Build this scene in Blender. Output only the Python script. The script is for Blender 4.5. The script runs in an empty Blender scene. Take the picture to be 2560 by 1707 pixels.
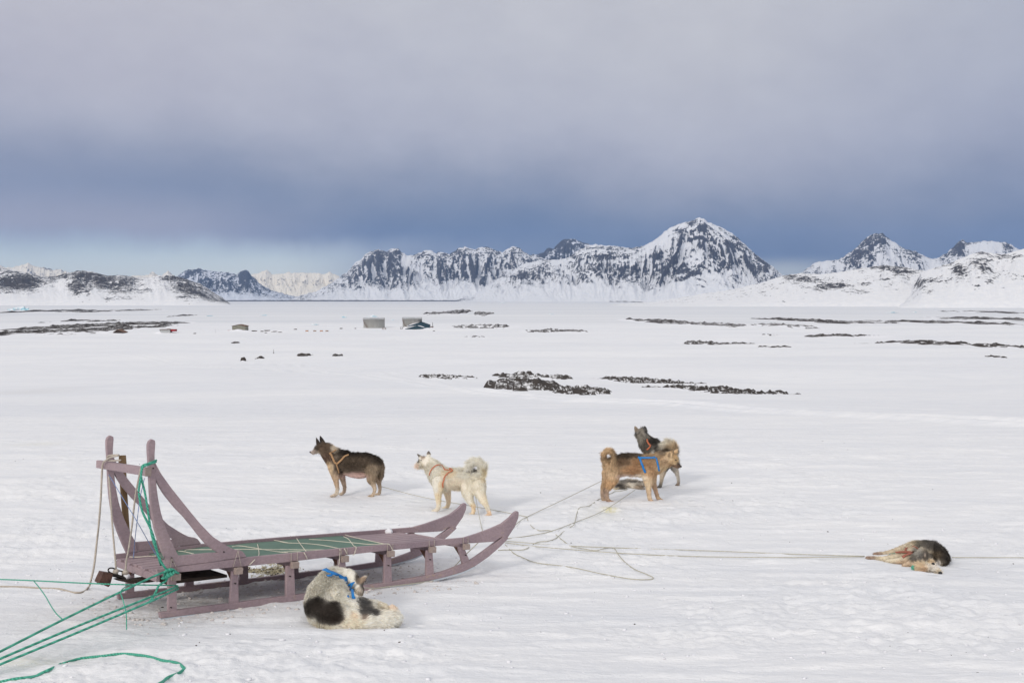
import bpy, bmesh, math, random
import numpy as np
from mathutils import Vector, Matrix
from mathutils.bvhtree import BVHTree
random.seed(7); rng = np.random.default_rng(11)
SC = bpy.context.scene; COL = SC.collection

# ------------------------------------------------------------------ camera, sky, sun
FPX = 2489.0
PITCH = math.atan((853.5-745)/FPX)
CAM = np.array([0.0, 0.0, 1.5])
cd = bpy.data.cameras.new('camera'); cam = bpy.data.objects.new('camera', cd); COL.objects.link(cam)
cd.sensor_width = 36.0; cd.lens = 36.0*FPX/2560.0; cd.clip_start = 0.1; cd.clip_end = 60000
cam.location = CAM; cam.rotation_euler = (math.radians(90)-PITCH, 0, 0)
SC.camera = cam
SC.view_settings.view_transform = 'Standard'; SC.view_settings.look = 'None'
SC.view_settings.gamma = 1.0; SC.view_settings.exposure = 0.0
SUN_EL, SUN_AZ = math.radians(27), math.radians(212)     # azimuth clockwise from +Y: behind the camera, to its left
sd = Vector((math.cos(SUN_EL)*math.sin(SUN_AZ), math.cos(SUN_EL)*math.cos(SUN_AZ), math.sin(SUN_EL)))
sl = bpy.data.lights.new('sun', 'SUN'); sl.energy = 1.5; sl.angle = math.radians(10); sl.color = (1.0, .94, .86)
so = bpy.data.objects.new('sun', sl); COL.objects.link(so); so.rotation_euler = sd.to_track_quat('Z', 'Y').to_euler()

def s2l(c):
    return tuple(((v/255.)/12.92 if v/255. <= .04045 else ((v/255.+.055)/1.055)**2.4) for v in c)

class NT:
    """small helper for node trees"""
    def __init__(s, tree): s.t = tree; s.n = tree.nodes; s.l = tree.links
    def new(s, typ, **kw):
        nd = s.n.new(typ)
        for k, v in kw.items():
            if k.startswith('i_'):
                nd.inputs[k[2:].replace('_', ' ')].default_value = v
            else: setattr(nd, k, v)
        return nd
    def link(s, a, b): s.l.new(a, b)
    def math(s, op, a, b=None, c=None, clamp=False):
        nd = s.n.new('ShaderNodeMath'); nd.operation = op; nd.use_clamp = clamp
        for i, v in enumerate((a, b, c)):
            if v is None: continue
            if isinstance(v, (int, float)): nd.inputs[i].default_value = v
            else: s.l.new(v, nd.inputs[i])
        return nd.outputs[0]
    def smooth(s, v, a, b):
        nd = s.n.new('ShaderNodeMapRange'); nd.interpolation_type = 'SMOOTHSTEP'
        s.l.new(v, nd.inputs[0]); nd.inputs[1].default_value = a; nd.inputs[2].default_value = b
        return nd.outputs[0]
    def ramp(s, v, stops, interp='LINEAR'):
        nd = s.n.new('ShaderNodeValToRGB'); cr = nd.color_ramp; cr.interpolation = interp
        while len(cr.elements) < len(stops): cr.elements.new(0.5)
        for e, (p, c) in zip(cr.elements, stops):
            e.position = p; e.color = (c[0], c[1], c[2], 1)
        s.l.new(v, nd.inputs[0]); return nd.outputs[0]
    def mix(s, f, a, b, mode='MIX'):
        nd = s.n.new('ShaderNodeMix'); nd.data_type = 'RGBA'; nd.blend_type = mode
        for sock, v in ((nd.inputs[0], f), (nd.inputs[6], a), (nd.inputs[7], b)):
            if isinstance(v, (int, float)): sock.default_value = v
            elif isinstance(v, tuple): sock.default_value = (*v[:3], 1)
            else: s.l.new(v, sock)
        return nd.outputs[2]
    def noise(s, vec, scale, detail=3, rough=.5, dist=0):
        nd = s.n.new('ShaderNodeTexNoise'); nd.inputs['Scale'].default_value = scale
        nd.inputs['Detail'].default_value = detail; nd.inputs['Roughness'].default_value = rough
        nd.inputs['Distortion'].default_value = dist
        if vec is not None: s.l.new(vec, nd.inputs['Vector'])
        return nd.outputs['Fac']
    def mapping(s, vec, scale=(1, 1, 1), rot=(0, 0, 0), loc=(0, 0, 0)):
        nd = s.n.new('ShaderNodeMapping'); nd.inputs['Scale'].default_value = scale
        nd.inputs['Rotation'].default_value = rot; nd.inputs['Location'].default_value = loc
        s.l.new(vec, nd.inputs['Vector']); return nd.outputs[0]

world = bpy.data.worlds.new("World"); SC.world = world; world.use_nodes = True
W = NT(world.node_tree); W.n.clear()
bg = W.new('ShaderNodeBackground'); wo = W.new('ShaderNodeOutputWorld'); W.link(bg.outputs[0], wo.inputs[0])
sky = W.new('ShaderNodeTexSky', sky_type='NISHITA', sun_disc=False, sun_elevation=SUN_EL, sun_rotation=SUN_AZ,
            altitude=50, air_density=1.0, dust_density=1.2, ozone_density=1.5)
geo = W.new('ShaderNodeTexCoord'); vdir = geo.outputs['Generated']
sep = W.new('ShaderNodeSeparateXYZ'); W.link(vdir, sep.inputs[0])
el = W.math('MULTIPLY', W.math('ARCSINE', sep.outputs[2]), 57.2958)
az = W.math('MULTIPLY', W.math('ARCTAN2', sep.outputs[0], sep.outputs[1]), 57.2958)
cmb = W.new('ShaderNodeCombineXYZ'); W.link(az, cmb.inputs[0]); W.link(el, cmb.inputs[1])
n1 = W.noise(W.mapping(cmb.outputs[0], (.06, .12, 1), (0, 0, .35)), 1.0, 5, .5)
n2 = W.noise(W.mapping(cmb.outputs[0], (.20, .34, 1), (0, 0, .5), (3, 1, 0)), 1.0, 5, .55)
n3 = W.noise(W.mapping(cmb.outputs[0], (.35, .3, 1), (0, 0, -.35), (7, 2, 0)), 1.0, 3, .5)
# cloud body: its elevation wobbles; the dark belly sits a little higher on the left
e1 = W.math('ADD', el, W.math('MULTIPLY', W.math('SUBTRACT', n1, .5), 6.5))
e1 = W.math('ADD', e1, W.math('MULTIPLY', W.math('SUBTRACT', n2, .5), 2.0))
lft = W.smooth(az, 15.0, -24.0)
e1 = W.math('SUBTRACT', e1, W.math('MULTIPLY', lft, 2.8))
ef = W.math('DIVIDE', e1, 20.0, clamp=True)
cloud = W.ramp(ef, [(0.0, s2l((128, 145, 175))), (.07, s2l((120, 138, 171))), (.15, s2l((126, 142, 171))), (.23, s2l((146, 156, 179))),
                    (.31, s2l((169, 174, 191))), (.42, s2l((189, 191, 205))), (.65, s2l((199, 200, 208))), (1.0, s2l((203, 203, 209)))], 'B_SPLINE')
# pinker, lighter veil low on the left under the belly, and shreds below the cloud base
veil = W.math('MULTIPLY', W.smooth(az, -5.0, -24.0), W.smooth(el, 6.3, 3.6))
cloud = W.mix(W.math('MULTIPLY', veil, .9), cloud, s2l((200, 196, 206)))
veil2 = W.math('MULTIPLY', W.smooth(az, 9.0, -22.0), W.smooth(W.math('ADD', el, W.math('MULTIPLY', n3, 1.6)), 4.6, 3.4))
cloud = W.mix(W.math('MULTIPLY', veil2, .82), cloud, s2l((196, 204, 219)))
cloud = W.mix(W.math('MULTIPLY', W.smooth(az, 10, 30), .30), cloud, s2l((138, 150, 180)))
cloud = W.mix(W.math('MULTIPLY', W.math('MULTIPLY', W.smooth(az, -8.0, -27.0), W.smooth(el, 10.5, 6.5)), .5), cloud, s2l((168, 172, 192)))
rose = W.math('MULTIPLY', W.smooth(az, -2.0, -26.0), W.smooth(el, 7.0, 12.0))
cloud = W.mix(W.math('MULTIPLY', rose, .35), cloud, s2l((194, 189, 200)))
cloud = W.mix(.4, cloud, W.mix(1.0, cloud, W.ramp(n2, [(.3, (.90, .90, .92)), (.7, (1.10, 1.10, 1.08))]), 'MULTIPLY'))
# the overcast overhead and around the sun is far brighter than the bank in view
bright = W.math('MULTIPLY', W.smooth(el, 18.0, 48.0), 1.0)
cloud = W.mix(bright, cloud, (.86, .86, .86))
back = W.math('MULTIPLY', W.smooth(sep.outputs[1], .3, -.8), W.smooth(el, 2.0, 20.0))
cloud = W.mix(W.math('MULTIPLY', back, .9), cloud, (.95, .93, .92))
# clear strip under the cloud on the left, and a pale gap on the right
edge = W.math('ADD', el, W.math('MULTIPLY', W.math('SUBTRACT', n3, .5), 1.1))
clearL = W.math('MULTIPLY', W.smooth(edge, 3.8, 2.0), W.smooth(az, -4.5, -14.0))
dx = W.math('SUBTRACT', az, 15.2)
gap = W.math('MULTIPLY', W.math('POWER', 2.718, W.math('MULTIPLY', W.math('MULTIPLY', dx, dx), -.11)), W.smooth(el, 2.5, 1.5))
skyc = W.mix(1.0, sky.outputs[0], (.125, .125, .125), 'MULTIPLY')
clearc = W.mix(.88, skyc, W.ramp(W.math('DIVIDE', el, 4.0, clamp=True), [(0, s2l((255, 255, 244))), (.45, s2l((240, 249, 249))), (1.0, s2l((198, 221, 234)))]))
cm = W.mix(clearL, cloud, clearc)
cm = W.mix(W.math('MULTIPLY', gap, .9), cm, s2l((206, 212, 214)))
W.link(cm, bg.inputs[0]); bg.inputs[1].default_value = 1.0

# ------------------------------------------------------------------ projection helpers
_cp, _sp = math.cos(PITCH), math.sin(PITCH)
def ray(px, py):
    a = (px-1280.)/FPX; b = (853.5-py)/FPX
    d = np.array([a, _cp+b*_sp, -_sp+b*_cp]); return d/d[1]
def P(px, py, Y):
    return CAM + ray(px, py)*Y
def proj(X):
    X = np.asarray(X, float); d = X-CAM
    fz = d[..., 1]*_cp-d[..., 2]*_sp; uz = d[..., 1]*_sp+d[..., 2]*_cp
    return 1280+FPX*d[..., 0]/fz, 853.5-FPX*uz/fz

# ------------------------------------------------------------------ numpy noise
_perm = np.random.default_rng(3).permutation(4096)
def _g(ix, iy, s):
    h = _perm[(ix+_perm[(iy+s*97) & 4095]) & 4095]
    a = h*(2*math.pi/4096.); return np.cos(a), np.sin(a)
def perlin(x, y, s=0):
    x = np.asarray(x, float); y = np.asarray(y, float)
    xi = np.floor(x).astype(np.int64); yi = np.floor(y).astype(np.int64); fx = x-xi; fy = y-yi
    u = fx*fx*fx*(fx*(fx*6-15)+10); v = fy*fy*fy*(fy*(fy*6-15)+10)
    def c(i, j):
        gx, gy = _g(xi+i, yi+j, s); return gx*(fx-i)+gy*(fy-j)
    a = c(0, 0)*(1-u)+c(1, 0)*u; b = c(0, 1)*(1-u)+c(1, 1)*u
    return (a*(1-v)+b*v)*1.5
def fbm(x, y, s=0, o=4, g=.5):
    r = 0; a = 1; t = 0
    for k in range(o):
        r = r+a*perlin(x*2**k+k*5.3, y*2**k-k*3.1, s+k); t += a; a *= g
    return r/t
def ridged(x, y, s=0, o=4, g=.5):
    r = 0; a = 1; t = 0
    for k in range(o):
        r = r+a*(1-np.abs(perlin(x*2**k+k*5.3, y*2**k-k*3.1, s+k))*1.7); t += a; a *= g
    return r/t
def sst(x, a, b):
    t = np.clip((x-a)/(b-a), 0, 1); return t*t*(3-2*t)

# ------------------------------------------------------------------ terrain
SEA = -25.5
_ty = np.array([-60, 0, 6.9, 9, 11, 12.3, 13.4, 14.4, 17.8, 22, 30, 40, 60, 80, 110, 200, 400, 700, 900, 1060, 1400, 40000], float)
_tz = np.array([4.9, 0, -.738, -.963, -1.08, -1.15, -1.19, -1.21, -1.38, -1.6, -2.2, -3.1, -4.5, -5.9, -7.3, -10.5, -16.5, -20.2, -22.4, -24.6, SEA, SEA])
_u = np.linspace(np.arcsinh(-60/4.), np.arcsinh(40000/4.), 6000)
_t0 = np.interp(4*np.sinh(_u), _ty, _tz)
_k = np.hanning(61); _k /= _k.sum()
_t1 = np.convolve(np.pad(_t0, 30, 'edge'), _k, 'valid')
_wt = sst(4*np.sinh(_u), 7.5, 11)
_t1 = _t0*(1-_wt)+_t1*_wt
def G0(x, y):
    x = np.asarray(x, float); y = np.asarray(y, float)
    z = np.interp(np.arcsinh(y/4.), _u, _t1)
    z = z-.01*x*np.exp(-(y/14.)**2)*np.exp(-(x/30)**2)
    d = np.hypot(x, y)
    land = sst(d, 22, 60)*(1-sst(y, 800, 1060))
    z = z+fbm(x*.012, y*.02, 21, 3)*1.7*land*np.minimum(1, d/140.)
    z = z+perlin(x*.05, y*.09, 25)*.12*sst(d, 16, 40)*(1-sst(d, 200, 500))
    return z
TRK = None
def micro(x, y):
    x = np.asarray(x, float); y = np.asarray(y, float); d = np.hypot(x, y)
    fade = 1-sst(d, 45, 90)
    xs = x+.25*y
    s = ridged(xs*.55, y*2.6, 31, 4, .55)
    m = (s-.5)*.022*fade*(.5+.5*sst(d, 5, 12))
    m = m+perlin(x*.5, y*.7, 36)*.02*fade
    tr = sst(fbm(x*.35, y*.35, 41, 3), -.10, .30)*(1-sst(d, 15, 26))
    m = m+tr*(.046*fbm(x*2.6, y*3.0, 43, 5, .6)+.014*ridged(x*6, y*6, 47, 3, .5)*fade)
    m = m+.012*fbm(x*8, y*13, 51, 4, .62)*(1-sst(d, 12, 22))*(.5+tr)
    m = m+.016*sst(perlin(x*1.3, y*5.2, 55), .15, .5)*fade
    if TRK is not None:
        for pts, w, a in TRK:
            dm = np.full(x.shape, 1e9)
            for (x0, y0), (x1, y1) in zip(pts[:-1], pts[1:]):
                L2 = (x1-x0)**2+(y1-y0)**2
                t = np.clip(((x-x0)*(x1-x0)+(y-y0)*(y1-y0))/L2, 0, 1)
                dm = np.minimum(dm, np.hypot(x-x0-t*(x1-x0), y-y0-t*(y1-y0)))
            m = m+a*(np.exp(-((dm-w)/(.45*w))**2)-.8*np.exp(-(dm/(.6*w))**2))
    return m
def G(x, y): return G0(x, y)+micro(x, y)
_ys = np.exp(np.linspace(math.log(1.5), math.log(9000), 5000))
def hit(px, py, h=0.0, full=True):
    d = ray(px, py); X = CAM[0]+d[0]*_ys; Z = CAM[2]+d[2]*_ys
    g = (G if full else G0)(X, _ys)+h
    s = np.where(Z < g)[0]
    i = s[0] if len(s) else len(_ys)-1
    a = Z[i-1]-g[i-1]; b = g[i]-Z[i]; t = a/(a+b+1e-12)
    Y = _ys[i-1]+(_ys[i]-_ys[i-1])*t
    return CAM+d*Y
def trk(pp): return [tuple(hit(x, y, 0, False)[:2]) for x, y in pp]
TRK0 = [(trk([(240, 878), (420, 905), (600, 922), (800, 930), (960, 945), (1080, 962), (1240, 985), (1420, 1001), (1700, 1010), (2100, 1040), (2560, 1062)]), .9, .15),
        (trk([(420, 905), (600, 907), (760, 915), (960, 930), (1120, 955)]), .8, .10),
        (trk([(800, 1150), (1200, 1160), (1800, 1180), (2560, 1120)]), .5, .012)]
TRK = TRK0

# ------------------------------------------------------------------ object helpers
def tag(o, label=None, cat=None, group=None, kind=None):
    if label: o['label'] = label
    if cat: o['category'] = cat
    if group: o['group'] = group
    if kind: o['kind'] = kind
    return o
def empty(name, loc, label=None, cat=None, group=None):
    o = bpy.data.objects.new(name, None); COL.objects.link(o); o.location = tuple(float(v) for v in loc)
    o.empty_display_size = .1
    return tag(o, label, cat, group)
def link(name, me, mat=None, parent=None, smooth=False):
    o = bpy.data.objects.new(name, me); COL.objects.link(o)
    if mat is not None: me.materials.append(mat)
    if parent is not None:
        o.parent = parent
        q = Vector((0, 0, 0)); p = parent
        while p is not None: q = q+Vector(p.location); p = p.parent
        o.location = -q
    if smooth: me.polygons.foreach_set('use_smooth', [True]*len(me.polygons))
    return o
class MB:
    """collects geometry given in world coordinates"""
    def __init__(s): s.v = []; s.f = []
    def add(s, V, F):
        b = len(s.v); s.v += [tuple(map(float, q)) for q in V]; s.f += [tuple(i+b for i in q) for q in F]; return s
    def prism(s, A, B):
        """A, B: matching loops of points (convex or not)"""
        n = len(A); F = [tuple(range(n))[::-1], tuple(range(n, 2*n))]
        F += [(i, (i+1) % n, n+(i+1) % n, n+i) for i in range(n)]
        return s.add(list(A)+list(B), F)
    def box(s, c, x, y, z):
        """centre and three half-axis vectors"""
        c, x, y, z = (np.asarray(q, float) for q in (c, x, y, z))
        V = [c+a*x+b*y+d*z for d in (-1, 1) for a, b in ((-1, -1), (1, -1), (1, 1), (-1, 1))]
        return s.add(V, [(3, 2, 1, 0), (4, 5, 6, 7), (0, 1, 5, 4), (1, 2, 6, 5), (2, 3, 7, 6), (3, 0, 4, 7)])
    def strip(s, T, B, off):
        """solid between two edge polylines T,B (3-D), thickness vector off"""
        n = len(T); T = [np.asarray(q, float) for q in T]; B = [np.asarray(q, float) for q in B]; off = np.asarray(off, float)
        V = T+B+[q+off for q in T]+[q+off for q in B]; F = []
        for i in range(n-1):
            F += [(i, i+1, n+i+1, n+i), (2*n+i+1, 2*n+i, 3*n+i, 3*n+i+1), (i+1, i, 2*n+i, 2*n+i+1), (n+i, n+i+1, 3*n+i+1, 3*n+i)]
        F += [(0, n, 3*n, 2*n), (n-1, 2*n-1+0, 4*n-1, 3*n-1)][:1]
        F += [(n-1, 3*n-1, 4*n-1, 2*n-1)]
        return s.add(V, F)
    def tube(s, pts, r, n=6, cap=True):
        P_ = [np.asarray(q, float) for q in pts]; m = len(P_); V = []; F = []
        rr = r if hasattr(r, '__len__') else [r]*m
        up = np.array([0, 0, 1.]); b = len(s.v)
        for i in range(m):
            t = P_[min(i+1, m-1)]-P_[max(i-1, 0)]; t = t/(np.linalg.norm(t)+1e-12)
            a = np.cross(t, up); 
            if np.linalg.norm(a) < 1e-3: a = np.cross(t, [1, 0, 0.])
            a /= np.linalg.norm(a); c = np.cross(a, t)
            for k in range(n):
                q = 2*math.pi*k/n; V.append(P_[i]+rr[i]*(a*math.cos(q)+c*math.sin(q)))
        for i in range(m-1):
            for k in range(n):
                k2 = (k+1) % n; F.append((i*n+k, i*n+k2, (i+1)*n+k2, (i+1)*n+k))
        if cap: F += [tuple(range(n))[::-1], tuple(range((m-1)*n, m*n))]
        return s.add(V, F)
    def build(s, name, mat, parent=None, smooth=False, bevel=0):
        me = bpy.data.meshes.new(name); me.from_pydata(s.v, [], s.f)
        bm = bmesh.new(); bm.from_mesh(me); bmesh.ops.recalc_face_normals(bm, faces=bm.faces)
        bm.to_mesh(me); bm.free(); me.update()
        o = link(name, me, mat, parent, smooth)
        if bevel:
            m = o.modifiers.new('bevel', 'BEVEL'); m.width = bevel; m.segments = 2; m.limit_method = 'ANGLE'; m.angle_limit = math.radians(50)
        return o
def grid_mesh(name, X, Y, Z, mat, attrs=None, wrap=False, smooth=True, parent=None):
    nu, nv = X.shape
    co = np.stack([X, Y, Z], -1).reshape(-1, 3)
    i = np.arange(nu-1)[:, None]; j = np.arange(nv if wrap else nv-1)[None, :]; j2 = (j+1) % nv
    F = np.stack([i*nv+j, i*nv+j2, (i+1)*nv+j2, (i+1)*nv+j], -1).reshape(-1, 4)
    me = bpy.data.meshes.new(name)
    me.vertices.add(len(co)); me.vertices.foreach_set('co', co.ravel())
    me.loops.add(F.size); me.loops.foreach_set('vertex_index', F.ravel().astype(np.int32))
    me.polygons.add(len(F)); me.polygons.foreach_set('loop_start', (np.arange(len(F))*4).astype(np.int32))
    me.polygons.foreach_set('loop_total', np.full(len(F), 4, np.int32))
    me.update(calc_edges=True)
    for k, a in (attrs or {}).items():
        at = me.attributes.new(k, 'FLOAT', 'POINT'); at.data.foreach_set('value', a.ravel().astype(np.float32))
    return link(name, me, mat, parent, smooth)
def spline(pts, k=6):
    p = [np.asarray(q, float) for q in pts]
    if len(p) < 3: return p
    p = [2*p[0]-p[1]]+p+[2*p[-1]-p[-2]]; o = []
    for i in range(1, len(p)-2):
        for j in range(k):
            t = j/k; a, b, c, d = p[i-1:i+3]
            o.append(.5*((2*b)+(c-a)*t+(2*a-5*b+4*c-d)*t*t+(-a+3*b-3*c+d)*t**3))
    o.append(p[-2]); return o
def resamp(pts, n):
    p = np.array(pts, float); d = np.r_[0, np.cumsum(np.linalg.norm(np.diff(p, axis=0), axis=1))]
    t = np.linspace(0, d[-1], n); return np.stack([np.interp(t, d, p[:, k]) for k in range(p.shape[1])], 1)

# ------------------------------------------------------------------ materials
def mat(name, base, rough=.8, metal=0, fn=None, spec=.3):
    m = bpy.data.materials.new(name); m.use_nodes = True; T = NT(m.node_tree)
    b = T.n['Principled BSDF']; b.inputs['Base Color'].default_value = (*base[:3], 1)
    b.inputs['Roughness'].default_value = rough; b.inputs['Metallic'].default_value = metal
    b.inputs['Specular IOR Level'].default_value = spec
    if fn: fn(T, b)
    return m
def bump(T, b, h, strength=.3, dist=.01):
    nd = T.new('ShaderNodeBump'); nd.inputs['Strength'].default_value = strength; nd.inputs['Distance'].default_value = dist
    T.link(h, nd.inputs['Height']); T.link(nd.outputs[0], b.inputs['Normal']); return nd
def varied(base, v=.15, scale=8, rough=.8, bs=.2, metal=0, stretch=(1, 1, 1), dist=.004):
    def fn(T, b):
        co = T.mapping(T.new('ShaderNodeTexCoord').outputs['Object'], stretch)
        n = T.noise(co, scale, 5, .6)
        T.link(T.mix(1.0, base, T.ramp(n, [(.3, (1-v,)*3), (.7, (1+v,)*3)]), 'MULTIPLY'), b.inputs['Base Color'])
        bump(T, b, T.noise(co, scale*4, 4, .6), bs, dist)
    return fn
def vmat(name, srgb, v=.15, scale=8, rough=.8, bs=.2, metal=0, stretch=(1, 1, 1), k=1.0, dist=.004):
    c = tuple(q*k for q in s2l(srgb)); return mat(name, c, rough, metal, varied(c, v, scale, rough, bs, metal, stretch, dist))

SNOWC = (.805, .812, .832)
def f_ground(T, b):
    co = T.new('ShaderNodeTexCoord').outputs['Object']
    at = T.new('ShaderNodeAttribute', attribute_name='dirt').outputs['Fac']
    ice = T.new('ShaderNodeAttribute', attribute_name='ice').outputs['Fac']
    n = T.noise(T.mapping(co, (.35, 1.6, 1)), 1.0, 6, .6)
    n2 = T.noise(T.mapping(co, (.006, .02, 1)), 1.0, 5, .6)
    n3 = T.noise(co, 28, 4, .65)
    c = T.mix(1.0, SNOWC, T.ramp(n, [(.3, (.93, .935, .95)), (.7, (1.04, 1.03, 1.02))]), 'MULTIPLY')
    c = T.mix(1.0, c, T.ramp(n2, [(.35, (.95, .955, .97)), (.65, (1.03, 1.025, 1.02))]), 'MULTIPLY')
    c = T.mix(T.math('MULTIPLY', ice, .8), c, T.mix(1.0, (.70, .715, .745), T.ramp(T.noise(T.mapping(co, (.0015, .012, 1)), 1, 6, .65), [(.35, (.9, .91, .93)), (.62, (1.1, 1.08, 1.06))]), 'MULTIPLY'))
    d = T.math('MULTIPLY', at, T.ramp(n3, [(.35, (.2,)*3), (.65, (1, 1, 1))]))
    c = T.mix(T.math('MULTIPLY', d, .75, clamp=True), c, (.50, .46, .42))
    ye = T.new('ShaderNodeAttribute', attribute_name='stain').outputs['Fac']
    c = T.mix(T.math('MULTIPLY', ye, T.ramp(n3, [(.4, (.3,)*3), (.6, (1, 1, 1))])), c, (.72, .66, .36))
    T.link(c, b.inputs['Base Color'])
    nb = T.math('ADD', T.math('MULTIPLY', T.noise(T.mapping(co, (1.4, 5, 1)), 4.0, 6, .65), 1.0), T.math('MULTIPLY', T.noise(co, 45, 3, .6), .22))
    vo = T.new('ShaderNodeTexVoronoi', feature='SMOOTH_F1'); vo.inputs['Scale'].default_value = 4.5; vo.inputs['Smoothness'].default_value = .4; T.link(co, vo.inputs['Vector'])
    tr = T.new('ShaderNodeAttribute', attribute_name='tramp').outputs['Fac']
    nb = T.math('ADD', nb, T.math('MULTIPLY', T.math('MULTIPLY', T.smooth(vo.outputs['Distance'], .0, .32), 1.1), tr))
    bump(T, b, nb, .42, .05)
    b.inputs['Subsurface Weight'].default_value = 0
M_snow = mat('snow', SNOWC, .75, 0, f_ground, .25)

def f_mtn(rock1, rock2, snow, sc, na=1.7, nb=1.1):
    def fn(T, b):
        co = T.new('ShaderNodeTexCoord').outputs['Object']
        at = T.new('ShaderNodeAttribute', attribute_name='rock').outputs['Fac']
        a = T.noise(T.mapping(co, (1, 1, 1.6)), sc, 8, .68)
        a2 = T.noise(T.mapping(co, (1, .6, .35), (0, .5, 0)), sc*3.2, 4, .6)
        v = T.math('ADD', at, T.math('MULTIPLY', T.math('SUBTRACT', a, .5), na))
        v = T.math('ADD', v, T.math('MULTIPLY', T.math('SUBTRACT', a2, .5), nb))
        m = T.smooth(v, .47, .58)
        rk = T.mix(T.noise(co, sc*6, 3), rock1, rock2)
        sn = T.mix(1.0, snow, T.ramp(T.noise(co, sc*1.3, 4), [(.3, (.93, .94, .96)), (.7, (1.03, 1.02, 1.01))]), 'MULTIPLY')
        T.link(T.mix(m, sn, rk), b.inputs['Base Color'])
        bump(T, b, T.math('ADD', a, T.math('MULTIPLY', m, .25)), .8, .05/sc)
    return fn
M_mA = mat('mountain_rock', (.1, .1, .1), .9, 0, f_mtn((.045, .045, .055), (.10, .095, .10), (.80, .81, .84), .022), .1)
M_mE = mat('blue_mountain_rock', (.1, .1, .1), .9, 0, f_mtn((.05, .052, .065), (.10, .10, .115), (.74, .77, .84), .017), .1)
M_mF = mat('sun_tinted_glacier_snow', (.1, .1, .1), .9, 0, f_mtn((.16, .15, .15), (.3, .28, .27), (.985, .915, .79), .014), .1)  # warm sunlight on the far peaks is put into the snow colour
M_hill = mat('hill_rock', (.1, .1, .1), .9, 0, f_mtn((.040, .038, .042), (.095, .085, .08), (.82, .82, .835), .04, 2.5, 1.6), .1)
def f_rock(T, b, lo=.97, hi=1.05):
    co = T.new('ShaderNodeTexCoord').outputs['Object']
    n = T.noise(co, 1.2, 6, .65); n2 = T.noise(T.mapping(co, (1, 1, 2.5)), 3.0, 5, .6)
    rk = T.mix(n2, (.022, .020, .020), (.095, .078, .068))
    g = T.new('ShaderNodeNewGeometry'); sp = T.new('ShaderNodeSeparateXYZ'); T.link(g.outputs['Normal'], sp.inputs[0])
    up = T.math('ADD', sp.outputs[2], T.math('MULTIPLY', T.math('SUBTRACT', n, .5), .5))
    T.link(T.mix(T.smooth(up, lo, hi), rk, (.8, .8, .82)), b.inputs['Base Color'])
    bump(T, b, n2, .9, .08)
M_rock = mat('outcrop_rock', (.08, .07, .06), .9, 0, f_rock, .2)
M_rock_far = mat('far_outcrop_rock', (.08, .07, .06), .9, 0, lambda T, b: f_rock(T, b, .97, 1.06), .2)
M_pure = vmat('drift_snow', (232, 232, 236), .05, 3, .8, .4, k=1, dist=.03)

# ------------------------------------------------------------------ ground
def stain_fields(X, Y):
    """dirt where the team has been standing and dragging things"""
    dirt = np.zeros(X.shape); st = np.zeros(X.shape)
    for (px, py, sx, sy, a) in [(520, 1500, .9, .35, .9), (760, 1455, 1.0, .3, .75), (420, 1545, .7, .3, .5), (1000, 1425, .6, .25, .45),
                                (260, 1560, .9, .5, .22), (60, 1640, .7, .3, .3), (80, 980, 3.5, 6, .35), (1000, 1270, 1.2, .6, .12), (1500, 1240, 1.2, .5, .12)]:
        q = hit(px, py, 0, False); dx = X-q[0]; dy = Y-q[1]
        c, s_ = math.cos(.45), math.sin(.45)
        if py > 1300 and px > 300: dx, dy = dx*c+dy*s_, -dx*s_+dy*c
        dirt += a*np.exp(-(dx/sx)**2-(dy/sy)**2)
    for (px, py, sx, sy, a) in [(1524, 1277, .09, .22, .95), (1500, 1290, .3, .5, .16), (1050, 1255, .2, .15, .1), (70, 1655, .25, .12, .22), (95, 1110, .5, .5, .2)]:
        q = hit(px, py, 0, False); st += a*np.exp(-((X-q[0])/sx)**2-((Y-q[1])/sy)**2)
    return dirt, st
r1 = np.exp(np.linspace(math.log(3.0), math.log(70), 720)); r0 = np.array([.3, .8, 1.4, 2.0, 2.5])
r2 = np.exp(np.linspace(math.log(70), math.log(16500), 300))[1:]
R_ = np.r_[r0, r1, r2]
a_f = np.linspace(-34, 34, 640); a_c = np.r_[np.linspace(36, 180, 40), np.linspace(-178, -36, 40)]
A_ = np.radians(np.r_[a_f, a_c])
RR, AA = np.meshgrid(R_, A_, indexing='ij')
GX, GY = RR*np.sin(AA), RR*np.cos(AA)
GZ = G(GX, GY)
dirt, stain = stain_fields(GX, GY)
for px_, py_, rr in ((880, 1270, 1.6), (1060, 1300, 1.5), (1570, 1270, 1.8), (2290, 1430, .9), (900, 1590, .9), (300, 1600, 1.6), (1250, 1400, 1.2), (560, 1500, 1.6)):
    q = hit(px_, py_, 0, False); TRP = np.maximum(globals().get('TRP', np.zeros(GX.shape)), np.exp(-(((GX-q[0])**2+(GY-q[1])**2)/rr**2)))
TRP = np.clip(TRP+sst(fbm(GX*.35, GY*.35, 41, 3), -.05, .35)*.5*(1-sst(np.hypot(GX, GY), 15, 26)), 0, 1)
grd = grid_mesh('snow_ground', GX, GY, GZ, M_snow, {'tramp': TRP, 'dirt': dirt, 'stain': stain, 'ice': sst(GY, 850, 1150)}, wrap=True)
tag(grd, kind='structure')

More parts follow.
